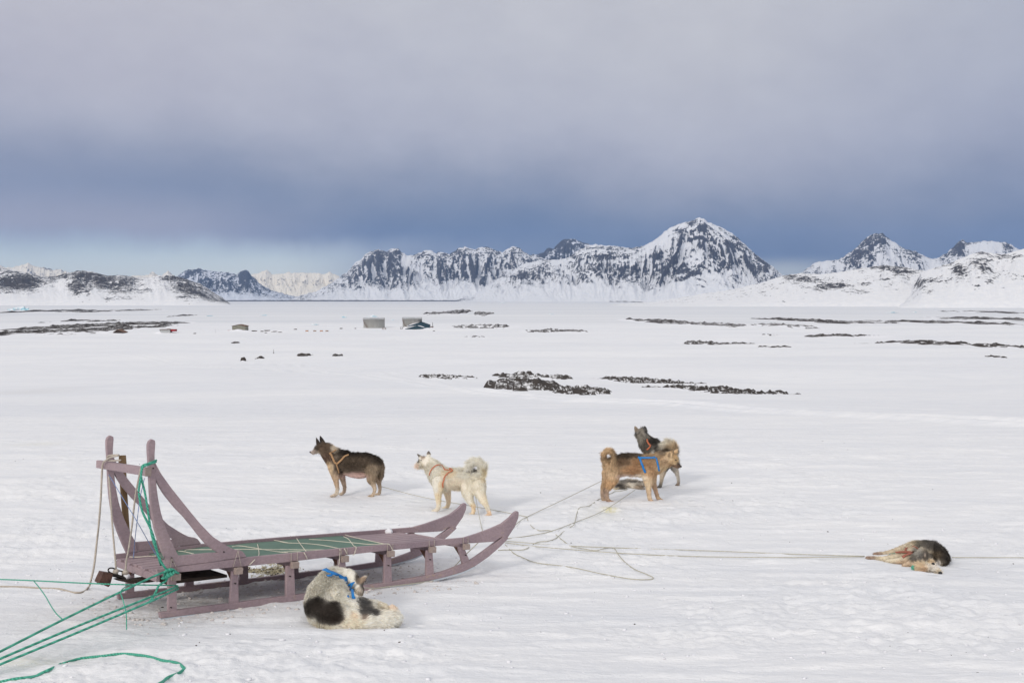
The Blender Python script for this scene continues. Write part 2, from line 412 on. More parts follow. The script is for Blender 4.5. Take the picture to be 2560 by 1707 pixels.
# ------------------------------------------------------------------ mountains
def box_blur(a, k, axis):
    ker = np.hanning(2*k+3)[1:-1]; ker /= ker.sum()
    pad = [(0, 0)]*a.ndim; pad[axis] = (k, k); ap = np.pad(a, pad, 'edge')
    return np.apply_along_axis(lambda r: np.convolve(r, ker, 'valid'), axis, ap)
def mrange(name, prof, D0, df, db, seed, mt, nu=420, nv=90, spur=1/350., A=.35, pw=1.25, wc=.5, ws=.25, wn=.5, bias=0., blobs=(), rough=.05,
           shift=40, jag=1.0, curve=0., fan=(), bands=None, pn=0.):
    prof = sorted(prof); px = np.linspace(prof[0][0], prof[-1][0], nu)
    py = np.interp(px, [p[0] for p in prof], [p[1] for p in prof])
    v = np.r_[np.linspace(-1, 0, nv), np.linspace(0, 1, max(12, nv//4))[1:]]
    PX, V = np.meshgrid(px, v, indexing='ij')
    D = D0+np.where(V < 0, V*df, V*db); D = D-curve*((PX-px.mean())/(px[-1]-px[0]))**2
    X = (PX-1280)/FPX*D; t = np.abs(V)
    wig = shift*t*perlin(PX/70., V*1.5, seed+9)
    pys = np.interp(PX+wig, px, py)
    pys = pys-jag*np.abs(perlin(PX/5., 0*PX+seed, seed+3))*2.2*(1-t)-jag*(np.abs(perlin(PX/17., 0*PX+seed, seed+4))-.3)*4.0*(1-t)
    bb = (853.5-pys)/FPX; sl_ = (-_sp+bb*_cp)/(_cp+bb*_sp)
    H = np.maximum(1.5+D0*sl_-SEA, 2.0)
    ew = np.minimum(sst(PX, px[0], px[0]+6), 1-sst(PX, px[-1]-6, px[-1]))
    PF_ = PX.copy(); ws_ = np.zeros(PX.shape)
    for (fx, fw) in fan:
        g_ = np.exp(-((PX-fx)/fw)**2); PF_ = PF_-g_*(PX-fx)*(1-1/(1+2.6*t)); ws_ = ws_+g_
    XS = (PF_-1280)/FPX*D0*1.25
    Rn = ridged(XS*spur+.35*fbm(X*spur*.5, V*1.5, seed+7), V*1.3+seed, seed, 5, .55)
    env = sst(t, 0, .32)*(1-t)*1.5
    Z = H*((1-t)**pw)+H*A*env*(Rn-.80)+H*rough*fbm(X*spur*7, D*spur*5, seed+5, 4, .6)*sst(t, 0, .15)*(1-t)
    Z = Z*ew-6*sst(t, .9, 1.0)-2
    conv = Z-box_blur(box_blur(Z, 9, 0), 4, 1); conv = conv/(conv.std()+1e-9)*sst(t, .0, .14)
    gx = np.gradient(Z, axis=0)/np.maximum(np.gradient(X, axis=0), 1e-6); gy = np.gradient(Z, axis=1)/np.gradient(D, axis=1)
    st = np.hypot(gx, gy); st = (st-st.mean())/st.std()
    Zw = Z+SEA
    rk = .45+bias+wc*.3*conv+ws*.3*st+wn*fbm(X*spur*1.6, D*spur*1.2, seed+13, 5, .6)-.42*sst(t, .55, .95)
    qx, qy = proj(np.stack([X, D, Zw], -1))
    if pn: rk = rk+pn*fbm(qx/46.+.4*perlin(qx/60., qy/30., seed), qy/19., seed+21, 4, .55)
    if bands:
        fx, sr, sl2, bw_, ww = bands; sd_ = 1/(1+np.exp(-(qx-fx)/12.)); slp = sr*sd_-sl2*(1-sd_); q = qy-slp*(qx-fx)
        rk = rk+ww*fbm(q/10., (qx-fx)/75., seed+31, 4, .6)*np.exp(-((qx-fx)/bw_)**2)
    if blobs:
        for (bx, by, rx, ry, w) in blobs: rk = rk+w*np.exp(-((qx-bx)/rx)**2-((qy-by)/ry)**2)
    o = grid_mesh(name, X, D, Zw, mt, {'rock': rk}); tag(o, kind='structure'); return o
PA1 = [(720, 752), (750, 738), (791, 728), (830, 706), (854, 690), (876, 675), (886, 659), (903, 648), (916, 633), (927, 630), (946, 622), (968, 629), (984, 620), (997, 621), (1006, 632),
       (1017, 638), (1033, 637), (1071, 624), (1090, 633), (1104, 629), (1126, 636), (1145, 622), (1164, 616), (1186, 624), (1205, 616), (1223, 618), (1244, 627), (1256, 630),
       (1278, 616), (1292, 617), (1313, 631), (1334, 640), (1380, 650), (1450, 665), (1520, 690)]
mrange('mountain_range', PA1, 11200, 1500, 900, 5, M_mA, 520, 110, 1/260., .42, 1.15, wc=.55, ws=.22, wn=.30, bias=.04, shift=22, pn=.35, fan=[(946, 20), (986, 26), (1071, 34), (1160, 34), (1215, 20), (1286, 26)],
       blobs=[(1050, 690, 25, 30, -.3), (1020, 650, 14, 30, -.35), (1110, 720, 90, 14, -.3), (960, 640, 50, 22, .2), (900, 670, 20, 20, .1), (990, 700, 25, 20, .1), (1165, 660, 30, 30, .15), (1100, 680, 30, 25, .1), (940, 735, 100, 10, .05), (840, 735, 60, 16, -.25)])
PA2 = [(1300, 660), (1327, 637), (1345, 634), (1359, 630), (1366, 622), (1373, 618), (1383, 621), (1395, 608), (1407, 598), (1420, 596), (1435, 597), (1453, 605), (1470, 608), (1500, 640), (1530, 680)]
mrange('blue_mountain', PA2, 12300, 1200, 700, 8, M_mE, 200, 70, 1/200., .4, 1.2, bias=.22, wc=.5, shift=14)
PA3 = [(1130, 752), (1180, 738), (1215, 716), (1240, 697), (1275, 677), (1310, 659), (1348, 650), (1397, 648), (1420, 643), (1440, 628), (1470, 612), (1488, 611), (1515, 613), (1543, 615), (1578, 619), (1606, 615),
       (1631, 602), (1652, 586), (1668, 573), (1683, 564), (1700, 557), (1718, 554), (1735, 549), (1749, 544), (1758, 549), (1767, 555), (1785, 561), (1805, 569), (1829, 583), (1857, 607),
       (1892, 639), (1927, 663), (1955, 686), (1997, 712), (2040, 740), (2060, 752)]
mrange('main_mountain', PA3, 9300, 2100, 1000, 21, M_mA, 760, 150, 1/290., .40, 1.18, wc=.42, ws=.25, wn=.30, bias=-.07, shift=26, jag=1.3, bands=(1749, .70, .40, 190, .85), pn=.42, fan=[(1749, 120), (1340, 60), (1470, 50), (1580, 50)],
       blobs=[(1755, 572, 22, 16, .35), (1850, 610, 50, 26, .28), (1900, 660, 40, 22, .28), (1800, 660, 50, 20, .12), (1650, 600, 28, 14, -.3), (1715, 565, 22, 7, -.3), (1700, 625, 45, 12, -.3),
              (1560, 602, 60, 8, -.25), (1310, 672, 35, 10, -.15), (1300, 690, 30, 14, .28), (1350, 685, 40, 16, .2), (1450, 650, 25, 14, .2), (1520, 642, 45, 10, .28), (1560, 680, 60, 20, .18), (1660, 680, 60, 22, .25),
              (1420, 725, 120, 14, -.35), (1250, 735, 70, 14, -.4), (1580, 735, 110, 12, -.25), (1400, 690, 20, 16, -.2), (1740, 690, 30, 20, .1), (1880, 715, 60, 16, -.1), (1505, 620, 50, 3, .3)])
PB = [(1960, 700), (2004, 680), (2020, 668), (2040, 655), (2063, 652), (2096, 648), (2113, 637), (2133, 624), (2153, 603), (2165, 592), (2175, 586), (2190, 584), (2203, 582), (2217, 596), (2235, 607), (2251, 617), (2268, 626),
      (2284, 627), (2307, 638), (2324, 647), (2343, 644), (2366, 631), (2383, 614), (2394, 602), (2404, 598), (2413, 606), (2430, 605), (2450, 603), (2478, 602), (2512, 606), (2531, 616), (2560, 632), (2640, 660), (2700, 700)]
mrange('peaks_range', PB, 10500, 1600, 800, 33, M_mA, 420, 90, 1/300., .3, 1.25, wc=.4, ws=.2, wn=.3, bias=-.02, shift=18, bands=(2203, .6, .6, 90, .6), pn=.25, fan=[(2203, 70), (2404, 30), (2500, 40)],
       blobs=[(2160, 640, 36, 26, .3), (2210, 600, 18, 14, .3), (2260, 635, 30, 12, .25), (2215, 645, 30, 22, -.35), (2398, 618, 18, 14, .4), (2460, 625, 50, 14, -.4), (2516, 618, 18, 10, .3), (2070, 665, 40, 10, -.25), (2330, 665, 60, 10, -.2)])
PE = [(420, 720), (446, 689), (460, 679), (473, 672), (485, 674), (498, 671), (517, 676), (540, 678), (560, 679), (580, 681), (593, 686), (604, 679), (614, 674), (622, 679), (631, 690), (650, 708), (677, 724), (712, 735), (745, 741), (800, 746), (840, 752)]
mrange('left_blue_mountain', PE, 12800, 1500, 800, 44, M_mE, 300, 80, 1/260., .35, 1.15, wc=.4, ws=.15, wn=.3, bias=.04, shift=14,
       blobs=[(480, 678, 18, 9, .3), (614, 690, 22, 16, .35), (560, 715, 70, 14, .2), (540, 690, 40, 8, -.1)])
PF = [(600, 700), (620, 694), (631, 686), (650, 681), (659, 677), (667, 674), (674, 678), (682, 685), (701, 683), (711, 683), (720, 680), (733, 682), (748, 681), (775, 682), (799, 681), (805, 685), (815, 683), (824, 678), (832, 683), (843, 688), (870, 698), (900, 730)]
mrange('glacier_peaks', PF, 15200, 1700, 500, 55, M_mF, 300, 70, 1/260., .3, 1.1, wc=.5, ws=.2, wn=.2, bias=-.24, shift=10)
PF1 = [(-60, 672), (-20, 662), (0, 661), (16, 668), (35, 668), (54, 663), (64, 660), (73, 656), (80, 660), (90, 665), (120, 670), (136, 675), (148, 674), (155, 672), (161, 677), (166, 677), (200, 690), (260, 700), (320, 694), (335, 688), (354, 688), (368, 688), (378, 683), (386, 680), (397, 688), (406, 688), (414, 682), (422, 676), (430, 683), (440, 692), (470, 710)]
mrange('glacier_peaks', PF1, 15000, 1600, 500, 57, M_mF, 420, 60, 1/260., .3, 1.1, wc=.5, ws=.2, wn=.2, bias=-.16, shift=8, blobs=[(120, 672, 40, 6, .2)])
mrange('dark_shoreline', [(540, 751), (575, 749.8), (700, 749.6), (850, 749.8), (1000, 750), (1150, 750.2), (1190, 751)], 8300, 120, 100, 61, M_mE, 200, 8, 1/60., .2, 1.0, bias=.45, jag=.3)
# nearer hills
PD = [(-160, 690), (-60, 672), (0, 669), (27, 672), (68, 680), (92, 687), (120, 690), (145, 689), (169, 681), (185, 679), (201, 676), (231, 677), (250, 683), (272, 688), (299, 687), (326, 689), (348, 695), (365, 693), (381, 691), (403, 688), (435, 688),
      (463, 695), (503, 709), (531, 727), (558, 744), (574, 756), (582, 764)]
mrange('left_hill', PD, 4700, 1100, 700, 71, M_hill, 460, 110, 1/130., .16, .75, wc=.3, ws=.12, wn=.55, bias=-.02, shift=20, rough=.03, jag=.7,
       blobs=[(40, 700, 50, 16, .4), (75, 712, 40, 18, .4), (15, 715, 30, 20, .25), (150, 690, 30, 7, .4), (205, 690, 30, 14, .45), (185, 725, 26, 25, .42), (260, 700, 32, 22, .42), (300, 735, 28, 22, .3), (320, 700, 22, 14, .25),
              (222, 742, 8, 14, .35), (267, 748, 10, 12, .35), (435, 697, 36, 8, .4), (470, 722, 34, 20, .35), (500, 740, 40, 14, .25), (455, 748, 18, 8, .3), (550, 752, 26, 6, .2),
              (125, 730, 40, 22, -.5), (155, 712, 14, 16, -.4), (175, 697, 7, 12, -.3), (385, 715, 26, 24, -.4), (405, 745, 28, 14, -.5), (236, 735, 8, 14, -.3), (60, 752, 110, 9, -.5), (375, 725, 18, 4, .35)])
PC1 = [(1480, 764), (1560, 758), (1640, 752), (1700, 742), (1770, 731), (1830, 722), (1900, 706), (1930, 696), (1953, 688), (1980, 684), (2004, 682), (2057, 684), (2096, 679), (2147, 670), (2180, 665), (2206, 662), (2265, 667), (2301, 675), (2350, 680), (2500, 690), (2720, 700)]
mrange('right_hill', PC1, 3900, 800, 500, 82, M_hill, 560, 100, 1/110., .12, .85, wc=.28, ws=.08, wn=.40, bias=-.31, shift=24, rough=.02, jag=.6,
       blobs=[(1975, 690, 26, 6, .5), (2020, 700, 40, 9, .6), (2080, 716, 42, 8, .6), (2140, 730, 30, 6, .5), (2045, 724, 24, 6, .3), (2170, 731, 22, 4, .4), (2160, 710, 12, 5, .55), (2220, 668, 60, 6, .6), (2255, 680, 40, 7, .55),
              (2215, 698, 16, 3, .55), (1960, 753, 16, 7, .5), (2272, 695, 12, 8, .5), (2230, 712, 40, 5, .25), (2110, 712, 18, 4, .35), (2240, 740, 10, 6, .3), (2010, 744, 12, 4, .35)])
PC2 = [(2240, 764), (2270, 730), (2287, 705), (2301, 680), (2320, 672), (2338, 667), (2377, 655), (2395, 646), (2411, 640), (2430, 632), (2450, 628), (2475, 631), (2500, 635), (2515, 632), (2531, 627), (2560, 619), (2620, 604), (2720, 590)]
mrange('right_hill', PC2, 3400, 700, 500, 93, M_hill, 420, 110, 1/100., .12, .85, wc=.28, ws=.08, wn=.42, bias=-.30, shift=20, rough=.02, jag=.6,
       blobs=[(2298, 708, 14, 14, .55), (2330, 702, 20, 7, .45), (2385, 668, 14, 12, .45), (2405, 680, 18, 18, .5), (2462, 668, 18, 18, .6), (2440, 655, 14, 8, .4), (2450, 632, 20, 5, .55), (2495, 640, 30, 6, .45), (2345, 662, 26, 4, .35),
              (2445, 712, 8, 6, .45), (2475, 704, 14, 7, .45), (2540, 642, 26, 4, .4), (2323, 730, 10, 8, .35), (2490, 690, 12, 5, .35), (2520, 752, 26, 4, .35), (2560, 700, 20, 6, .2)])

# ------------------------------------------------------------------ rock outcrops on the snow
def outcrop(cx, cy, hw, hh, amp, seed, label, slant=0., thr=.50, mt=None, dens=1.0, group='bare rock outcrops in the snow', skirt=True):
    """a hump of ledges breaking through the snow; amp is the rock height in metres"""
    c = hit(cx, cy, 0, False); f_ = hit(cx, cy+hh, 0, False)[1]; b_ = hit(cx, max(cy-hh, 752), 0, False)[1]
    yh = max((b_-f_)/2, .6); ym = (b_+f_)/2; xh = hw/FPX*c[1]
    nu = int(min(420, max(60, hw*1.3))); nv = int(min(110, max(26, hh*3)))
    U, V = np.meshgrid(np.linspace(-1, 1, nu), np.linspace(-1, 1, nv), indexing='ij')
    Y = ym+V*yh+slant*U*yh; X = c[0]+U*xh*(Y/c[1])
    r = np.hypot(U, V*1.0); e = 1-sst(r+.30*perlin(U*2.2, V*2.2, seed+3), .45, .98)
    k = 1/(amp*5.5)
    n = .70*ridged(X*k*.30, Y*k*.75+seed, seed, 3, .5)+.30*ridged(X*k*1.3, Y*k*2.2, seed+9, 3, .5)
    if amp <= 1.0: n = .80*ridged(X*k*.50, Y*k*.9+seed, seed, 3, .45)+.20*ridged(X*k*1.6, Y*k*2.4, seed+9, 2, .5)-.05*np.abs(perlin(X*k*.9, Y*k*2, seed+2))
    n = n-.07*np.abs(V)
    if amp > 1.0:
        sx = c[1]/FPX
        n = .42*n+.58*(.43+.62*fbm(X/(11*sx), Y/(60*sx)+seed, seed+17, 4, .6))
    q = (n-thr+(-.012 if amp > 1.0 else .022))*(1.9 if amp > 1.0 else 2.6)
    q = np.floor(q*5)/5*.45+q*.55
    h = amp*(q*e-(1-e)*.5)
    hum = amp*.40*np.exp(-(r/.62)**2)*(.75+.5*perlin(U*2, V*2, seed+5))
    Z0 = G0(X, Y); Z = Z0+h+(hum if skirt else 0)
    o = grid_mesh('rock_outcrop', X, Y, Z, M_rock_far if amp > 1.0 else M_rock)
    tag(o, label, 'rock outcrop', group)
    if skirt:
        s_ = grid_mesh('snow_drift', X, Y, Z0+hum-amp*.06-.25*amp*sst(r, .80, 1.0), M_pure)
        tag(s_, kind='structure')
    return o
OC = [  # px, py, half width, half height (photograph pixels), height (m)
 (1300, 968, 130, 14, .55, 'dark boulder ledges in the middle of the snowfield, the largest and nearest outcrop', .1, .42),
 (1440, 980, 120, 10, .34, 'low rock ledge running right from the nearest boulder outcrop', -.35, .47),
 (1330, 944, 130, 9, .55, 'thin broken ledge just behind the nearest boulder outcrop', -.3, .50),
 (1110, 945, 110, 6, .30, 'sparse flat rocks at the left tip of the nearest ledge group', -.4, .54),
 (1610, 953, 150, 8, .34, 'long low ledge behind and right of the nearest boulder outcrop', -.6, .50),
 (1790, 977, 140, 9, .34, 'thin rocks trailing off at the right tip of the nearest ledge group', -.75, .53),
 (765, 888, 26, 3, .42, 'small dark rock pair left of centre in the snowfield', 0, .44),
 (850, 889, 12, 2.4, .4, 'tiny lone rock just right of the small rock pair', 0, .44),
 (650, 896, 12, 1.8, .35, 'tiny flat rock left of the small rock pair', 0, .44),
 (608, 902, 9, 1.6, .5, 'leftmost tiny flat rock in the middle distance', 0, .44),
 (590, 857, 16, 1.6, .5, 'flat rocks on the snow in front of the grey hut', 0, .46),
 (20, 834, 75, 22, 3.0, 'ribbed rock slope cut by the left edge of the picture', -.3, .44),
 (170, 818, 125, 15, 3.6, 'long dark rock ridge at far left falling towards the brown hut', -.5, .42),
 (150, 835, 80, 7, 1.8, 'scattered low rocks below the long left ridge', -.2, .52),
 (107, 779, 30, 5, 5, 'dark rounded skerry on the ice beside the far left iceberg', 0, .36),
 (205, 779, 28, 4, 4, 'low skerry on the ice, second from the left', 0, .44),
 (295, 778, 46, 5, 4.5, 'broken double skerry below the left hills', -.1, .42),
 (185, 803, 26, 5, 3.5, 'small rock patch just behind the long left ridge', 0, .46),
 (260, 803, 40, 4, 3, 'thin rock line on the ice above the brown hut', -.3, .48),
 (452, 790, 16, 2.4, 3, 'small flat skerry above the red and grey shed', 0, .42),
 (1085, 784, 30, 4, 4, 'leftmost hump of the skerry behind the storage tanks', 0, .38),
 (1140, 782, 46, 7, 6, 'tall middle hump of the skerry behind the storage tanks', 0, .38),
 (1205, 786, 32, 6, 5, 'right hump of the skerry behind the storage tanks', 0, .38),
 (1210, 818, 110, 4.5, 2.4, 'rock strip running right from the teal roof', -.2, .44),
 (1390, 829, 110, 4.5, 2.2, 'low rock strip in the centre right of the tank field', -.25, .46),
 (1190, 841, 40, 3, 1.4, 'few scattered stones in front of the rock strip by the tanks', 0, .52),
 (1640, 804, 90, 8, 5.0, 'humped rocks on a snowy rise right of centre', -.4, .42),
 (1810, 812, 130, 7, 3.2, 'long rock band in the right middle distance', 0, .46),
 (2005, 803, 60, 9, 5.5, 'highest rocky knoll of the right middle distance', -.3, .42),
 (1990, 816, 80, 6, 3.2, 'low rocks in front of the highest right knoll', 0, .48),
 (2140, 806, 70, 5, 3.2, 'thin rock line right of the highest knoll', -.2, .47),
 (2350, 808, 90, 9, 4.5, 'broad rock patch under the right snowy hill', -.3, .43),
 (2520, 800, 90, 9, 5, 'rocks at the right edge below the snowy hill', -.3, .42),
 (2525, 783, 50, 7, 5, 'rock speckled rise at the right edge, farthest back', 0, .46),
 (2440, 798, 150, 3, 2.4, 'very thin rock line behind the broad right patch', 0, .47),
 (1770, 857, 120, 7, 2.2, 'nearer flat ledge in the right middle distance', -.15, .45),
 (1910, 868, 26, 3, 1.4, 'small rocks at the right end of the nearer flat ledge', -.2, .45),
 (1930, 838, 40, 2.5, 1.2, 'faint pebbly line above the nearer flat ledge', 0, .52),
 (2140, 842, 120, 5, 2.2, 'long slanting ledge in the right middle distance', -.5, .45),
 (2370, 862, 110, 8, 2.2, 'rock band at right, nearest of the right ledges', -.3, .46),
 (2500, 868, 60, 4, 1.6, 'thin rocks trailing to the right edge from the nearest right ledge', 0, .47),
 (2478, 892, 14, 1.8, .45, 'lone tiny rock low at the right', 0, .44),
 (1575, 755, 40, 3.5, 9, 'low shore rocks at the foot of the main mountain', 0, .42),
 (1660, 752, 36, 4, 10, 'shore rocks at the right foot of the main mountain', 0, .42),
]
for i, (cx, cy, hw, hh, amp, lab, sl_, th) in enumerate(OC):
    outcrop(cx, cy, hw, hh, amp, 200+i*7, lab, sl_, th)

# ------------------------------------------------------------------ icebergs
def f_ice(T, b):
    co = T.new('ShaderNodeTexCoord').outputs['Object']
    T.link(T.mix(T.smooth(T.noise(co, .12, 4), .42, .62), (.80, .83, .86), (.36, .60, .68)), b.inputs['Base Color'])
M_ice = mat('iceberg_ice', (.6, .8, .85), .4, 0, f_ice)
def iceberg(cx, cy, wpx, hpx, seed, label):
    c = hit(cx, cy, 0, False); s = c[1]/FPX; r = random.Random(seed); bm = bmesh.new()
    for k in range(max(2, int(wpx/9))):
        m = bmesh.ops.create_icosphere(bm, subdivisions=3, radius=1)['verts']
        x0 = (r.random()-.5)*wpx*s*.8; w = wpx*s*(.16+.2*r.random()); h = hpx*s*(.35+.7*r.random())*(1-.5*abs(x0)/(wpx*s*.5+1e-6))
        a = r.random()*6
        for v in m:
            p = v.co.copy(); f = 1+.35*math.sin(p.x*3+a)*math.cos(p.y*4+a*2)+.18*math.sin(p.z*7+a*3)
            v.co = Vector((x0+p.x*w*f, p.y*w*.8*f, max(-.3, round(p.z*4)/4*.5+p.z*.5)*h*f))
    me = bpy.data.meshes.new('iceberg'); bm.to_mesh(me); bm.free()
    o = link('iceberg', me, M_ice); o.location = (c[0], c[1], SEA if c[1] > 1100 else c[2])
    return tag(o, label, 'iceberg', 'small icebergs frozen into the fjord')
for q in [(56, 776, 52, 9, 1, 'largest pale blue iceberg, at far left beside a dark skerry'), (519, 790, 20, 3.2, 2, 'small blue iceberg above and between the shed and grey hut'),
          (662, 789, 26, 5, 3, 'blue green iceberg above the grey hut'), (375, 806, 8, 2, 4, 'tiny iceberg between brown hut and red shed'),
          (858, 794, 18, 4.5, 5, 'pale iceberg just left of the left tank'), (788, 812, 16, 4, 6, 'small bluish iceberg above the orange crates'),
          (936, 792, 34, 5, 7, 'white ice block behind the left storage tank'), (1383, 786, 15, 3, 8, 'tiny blue iceberg in front of the main mountain'),
          (1260, 757, 12, 2, 9, 'tiny far iceberg at the foot of the middle mountains'), (980, 800, 12, 3, 10, 'white ice block between the two tanks'),
          (2230, 782, 30, 2.2, 12, 'flat ice rubble in front of the right hill'), (2290, 781, 22, 2.2, 13, 'flat ice rubble nearest the right hill foot')]:
    iceberg(*q)

# ------------------------------------------------------------------ buildings on the shore
def f_tank(T, b):
    co = T.new('ShaderNodeTexCoord').outputs['Object']
    n = T.noise(T.mapping(co, (.8, .8, .12)), 1.0, 5, .6); r = T.noise(T.mapping(co, (1, 1, .35), (0, 0, 0), (5, 2, 1)), .55, 5, .7)
    c = T.mix(n, (.26, .255, .24), (.48, .475, .45)); c = T.mix(T.smooth(r, .62, .70), c, (.22, .10, .05))
    T.link(c, b.inputs['Base Color'])
M_tank = mat('tank_steel', (.3, .3, .3), .6, 0, f_tank)
M_dark = vmat('dark_timber', (62, 52, 46), .3, 6)
M_rust = vmat('rusty_iron', (112, 82, 68), .25, 14, .7, .3, k=1)
M_teal = vmat('teal_roofing', (42, 66, 78), .12, 2, .7)
M_greyw = vmat('weathered_boards', (140, 138, 126), .18, 3, .85, .3, k=.9, stretch=(1, 1, .15))
M_brownr = vmat('brown_roofing', (110, 84, 68), .2, 2)
M_redr = vmat('red_paint', (150, 42, 48), .15, 3)
M_orange = vmat('orange_plank', (190, 130, 84), .2, 3)
M_galv = vmat('galvanised_pipe', (150, 152, 152), .1, 5, .5)
def upx(c, k=1.0): return c[1]/FPX*k
def tank(x0, x1, yt, yb, label):
    cx = (x0+x1)/2; c = hit(cx, yb, 0, False); s = c[1]/FPX; R = (x1-x0)/2*s; H = (yb-yt)*s; z0 = c[2]-1.0; cy = c[1]+R
    t = empty('storage_tank', (c[0], cy, c[2]), label, 'storage tank', 'steel storage tanks by the shore')
    n = 64; mb = MB(); V = []; F = []
    for zz, rr in ((z0, R), (c[2]+H, R), (c[2]+H, R+.12), (c[2]+H+.18, R+.12), (c[2]+H+.18, R)):
        V += [(c[0]+rr*math.cos(2*math.pi*k/n), cy+rr*math.sin(2*math.pi*k/n), zz) for k in range(n)]
    for j in range(4): F += [(j*n+k, j*n+(k+1) % n, (j+1)*n+(k+1) % n, (j+1)*n+k) for k in range(n)]
    mb.add(V, F); mb.build('wall', M_tank, t, True)
    mb = MB(); V = [(c[0]+R*math.cos(2*math.pi*k/n), cy+R*math.sin(2*math.pi*k/n), c[2]+H+.17) for k in range(n)]+[(c[0], cy, c[2]+H+.9)]
    mb.add(V, [(k, (k+1) % n, n) for k in range(n)]); mb.build('roof', M_galv, t)
    mb = MB(); m = 40
    for k in range(m):
        a = 2*math.pi*k/m; p = np.array([c[0]+R*math.cos(a), cy+R*math.sin(a), c[2]+H+.15]); mb.tube([p, p+[0, 0, 1.15]], .045, 4)
    for zz in (.65, 1.25): mb.tube([(c[0]+R*math.cos(2*math.pi*k/n), cy+R*math.sin(2*math.pi*k/n), c[2]+H+zz) for k in range(n+1)], .04, 4)
    mb.build('railing', M_galv, t)
    mb = MB(); st = []
    for k in range(26):
        a = math.radians(198+k*1.9); st.append(np.array([c[0]+(R+.5)*math.cos(a), cy+(R+.5)*math.sin(a), c[2]+H*(1-k/25.)]))
    mb.strip([p+[0, 0, .12] for p in st], [p-[0, 0, .25] for p in st], (.05, -.45, 0))
    for p in st[::2]: mb.tube([p, p+[0, -.2, 1.0]], .03, 4)
    mb.tube([p+[0, -.2, 1.0] for p in st], .03, 4); mb.build('staircase', M_rust, t)
    return t, c, s
t1, c1, s1 = tank(905, 958.5, 799, 820.5, 'left grey steel storage tank with railing and stairs')
t2, c2, s2_ = tank(1004, 1053, 798, 821.5, 'right storage tank, rust stained, behind the teal roof')
def frame_box(cx, yb, w, h, label, mt):
    c = hit(cx, yb, 0, False); s = c[1]/FPX; w *= s; h *= s; t = empty('valve_frame', c, label, 'frame', None); mb = MB()
    for dz in (.12*h, h): MB().box((c[0], c[1], c[2]+dz), (w/2, 0, 0), (0, w/3, 0), (0, 0, .09)).build('deck', mt, t)
    for a in (-1, 1):
        for b in (-1, 1): MB().box((c[0]+a*w*.44, c[1]+b*w*.28, c[2]+h*.5), (.08, 0, 0), (0, .08, 0), (0, 0, h*.5)).build('post', mt, t)
frame_box(960.5, 823.5, 9, 4, 'small open brown frame at the foot of the left tank', M_brownr)
frame_box(1003.5, 823, 5, 5, 'small dark boxy frame at the left foot of the right tank', M_dark)
def gable(name, x0, x1, yr, ye, yb, Yoff, label, roofm, wallm, depth=7., peak=.5, cat='building', overh=.25, chim=None, snowpatch=False):
    c = hit((x0+x1)/2, yb, 0, False); Y = c[1]+Yoff; s = Y/FPX
    xa, xb = (x0-1280)*s, (x1-1280)*s; xp = xa+(xb-xa)*peak; zb = c[2]-.6
    zr, ze = (P(1280, yr, Y)[2]), (P(1280, ye, Y)[2])
    t = empty(name, ((xa+xb)/2, Y+depth/2, c[2]), label, cat)
    mb = MB(); A = [(xa, Y, zb), (xb, Y, zb), (xb, Y, ze-.1), (xp, Y, zr-.1), (xa, Y, ze-.1)]; B = [(p[0], p[1]+depth, p[2]) for p in A]
    mb.prism(A, B); mb.build('wall', wallm, t)
    mb = MB(); o = overh
    for (e, ez) in ((xa, ze), (xb, ze)):
        sg = -1 if e == xa else 1
        k = (zr-ez)/abs(e-xp)
        A = [(xp, Y-o, zr+.12), (e+sg*o, Y-o, ez-o*k+.12), (e+sg*o, Y-o, ez-o*k-.05), (xp, Y-o, zr-.05)]
        mb.prism(A, [(p[0], Y+depth+o, p[2]) for p in A])
    rf = mb.build('roof', roofm, t)
    return t, Y, s, rf
g1, Yg, sg, _ = gable('boathouse', 1020, 1073, 805.5, 812.5, 821.5, 1.0, 'teal roofed building half buried in snow before the right tank', M_teal, M_teal, 9, .62)
g2, Yg2, sg2, _ = gable('lean_to', 1013, 1066, 813.5, 820.5, 823, -3.0, 'lower teal gable roof in front of the half buried building', M_teal, M_teal, 4, .6)
def drift(pts, label=None, h=.6, w=3, yw=3):
    """soft heap of snow"""
    for (px, py, hx, hp) in pts:
        c = hit(px, py, 0, False); s = c[1]/FPX
        U, V = np.meshgrid(np.linspace(-1, 1, 44), np.linspace(-1, 1, 20), indexing='ij'); X = c[0]+U*hx*s; Y = c[1]+V*min(hx*s*.6, 9)
        r = np.hypot(U, V); Z = G0(X, Y)+hp*s*np.exp(-(r/.5)**2)*(.8+.45*fbm(U*3+px, V*2, 77, 3))-.25*sst(r, .85, 1)-.02
        tag(grid_mesh('snow_drift', X, Y, Z, M_pure), kind='structure')
drift([(1014, 822.5, 20, 7), (1070, 822, 26, 3), (1000, 824, 60, 1.5), (905, 822, 30, 2), (600, 829, 50, 7), (292, 836, 30, 3.2), (262, 834, 40, 4), (397, 833, 16, 5), (330, 836, 40, 2), (690, 828, 40, 3), (489, 836, 9, 2)])
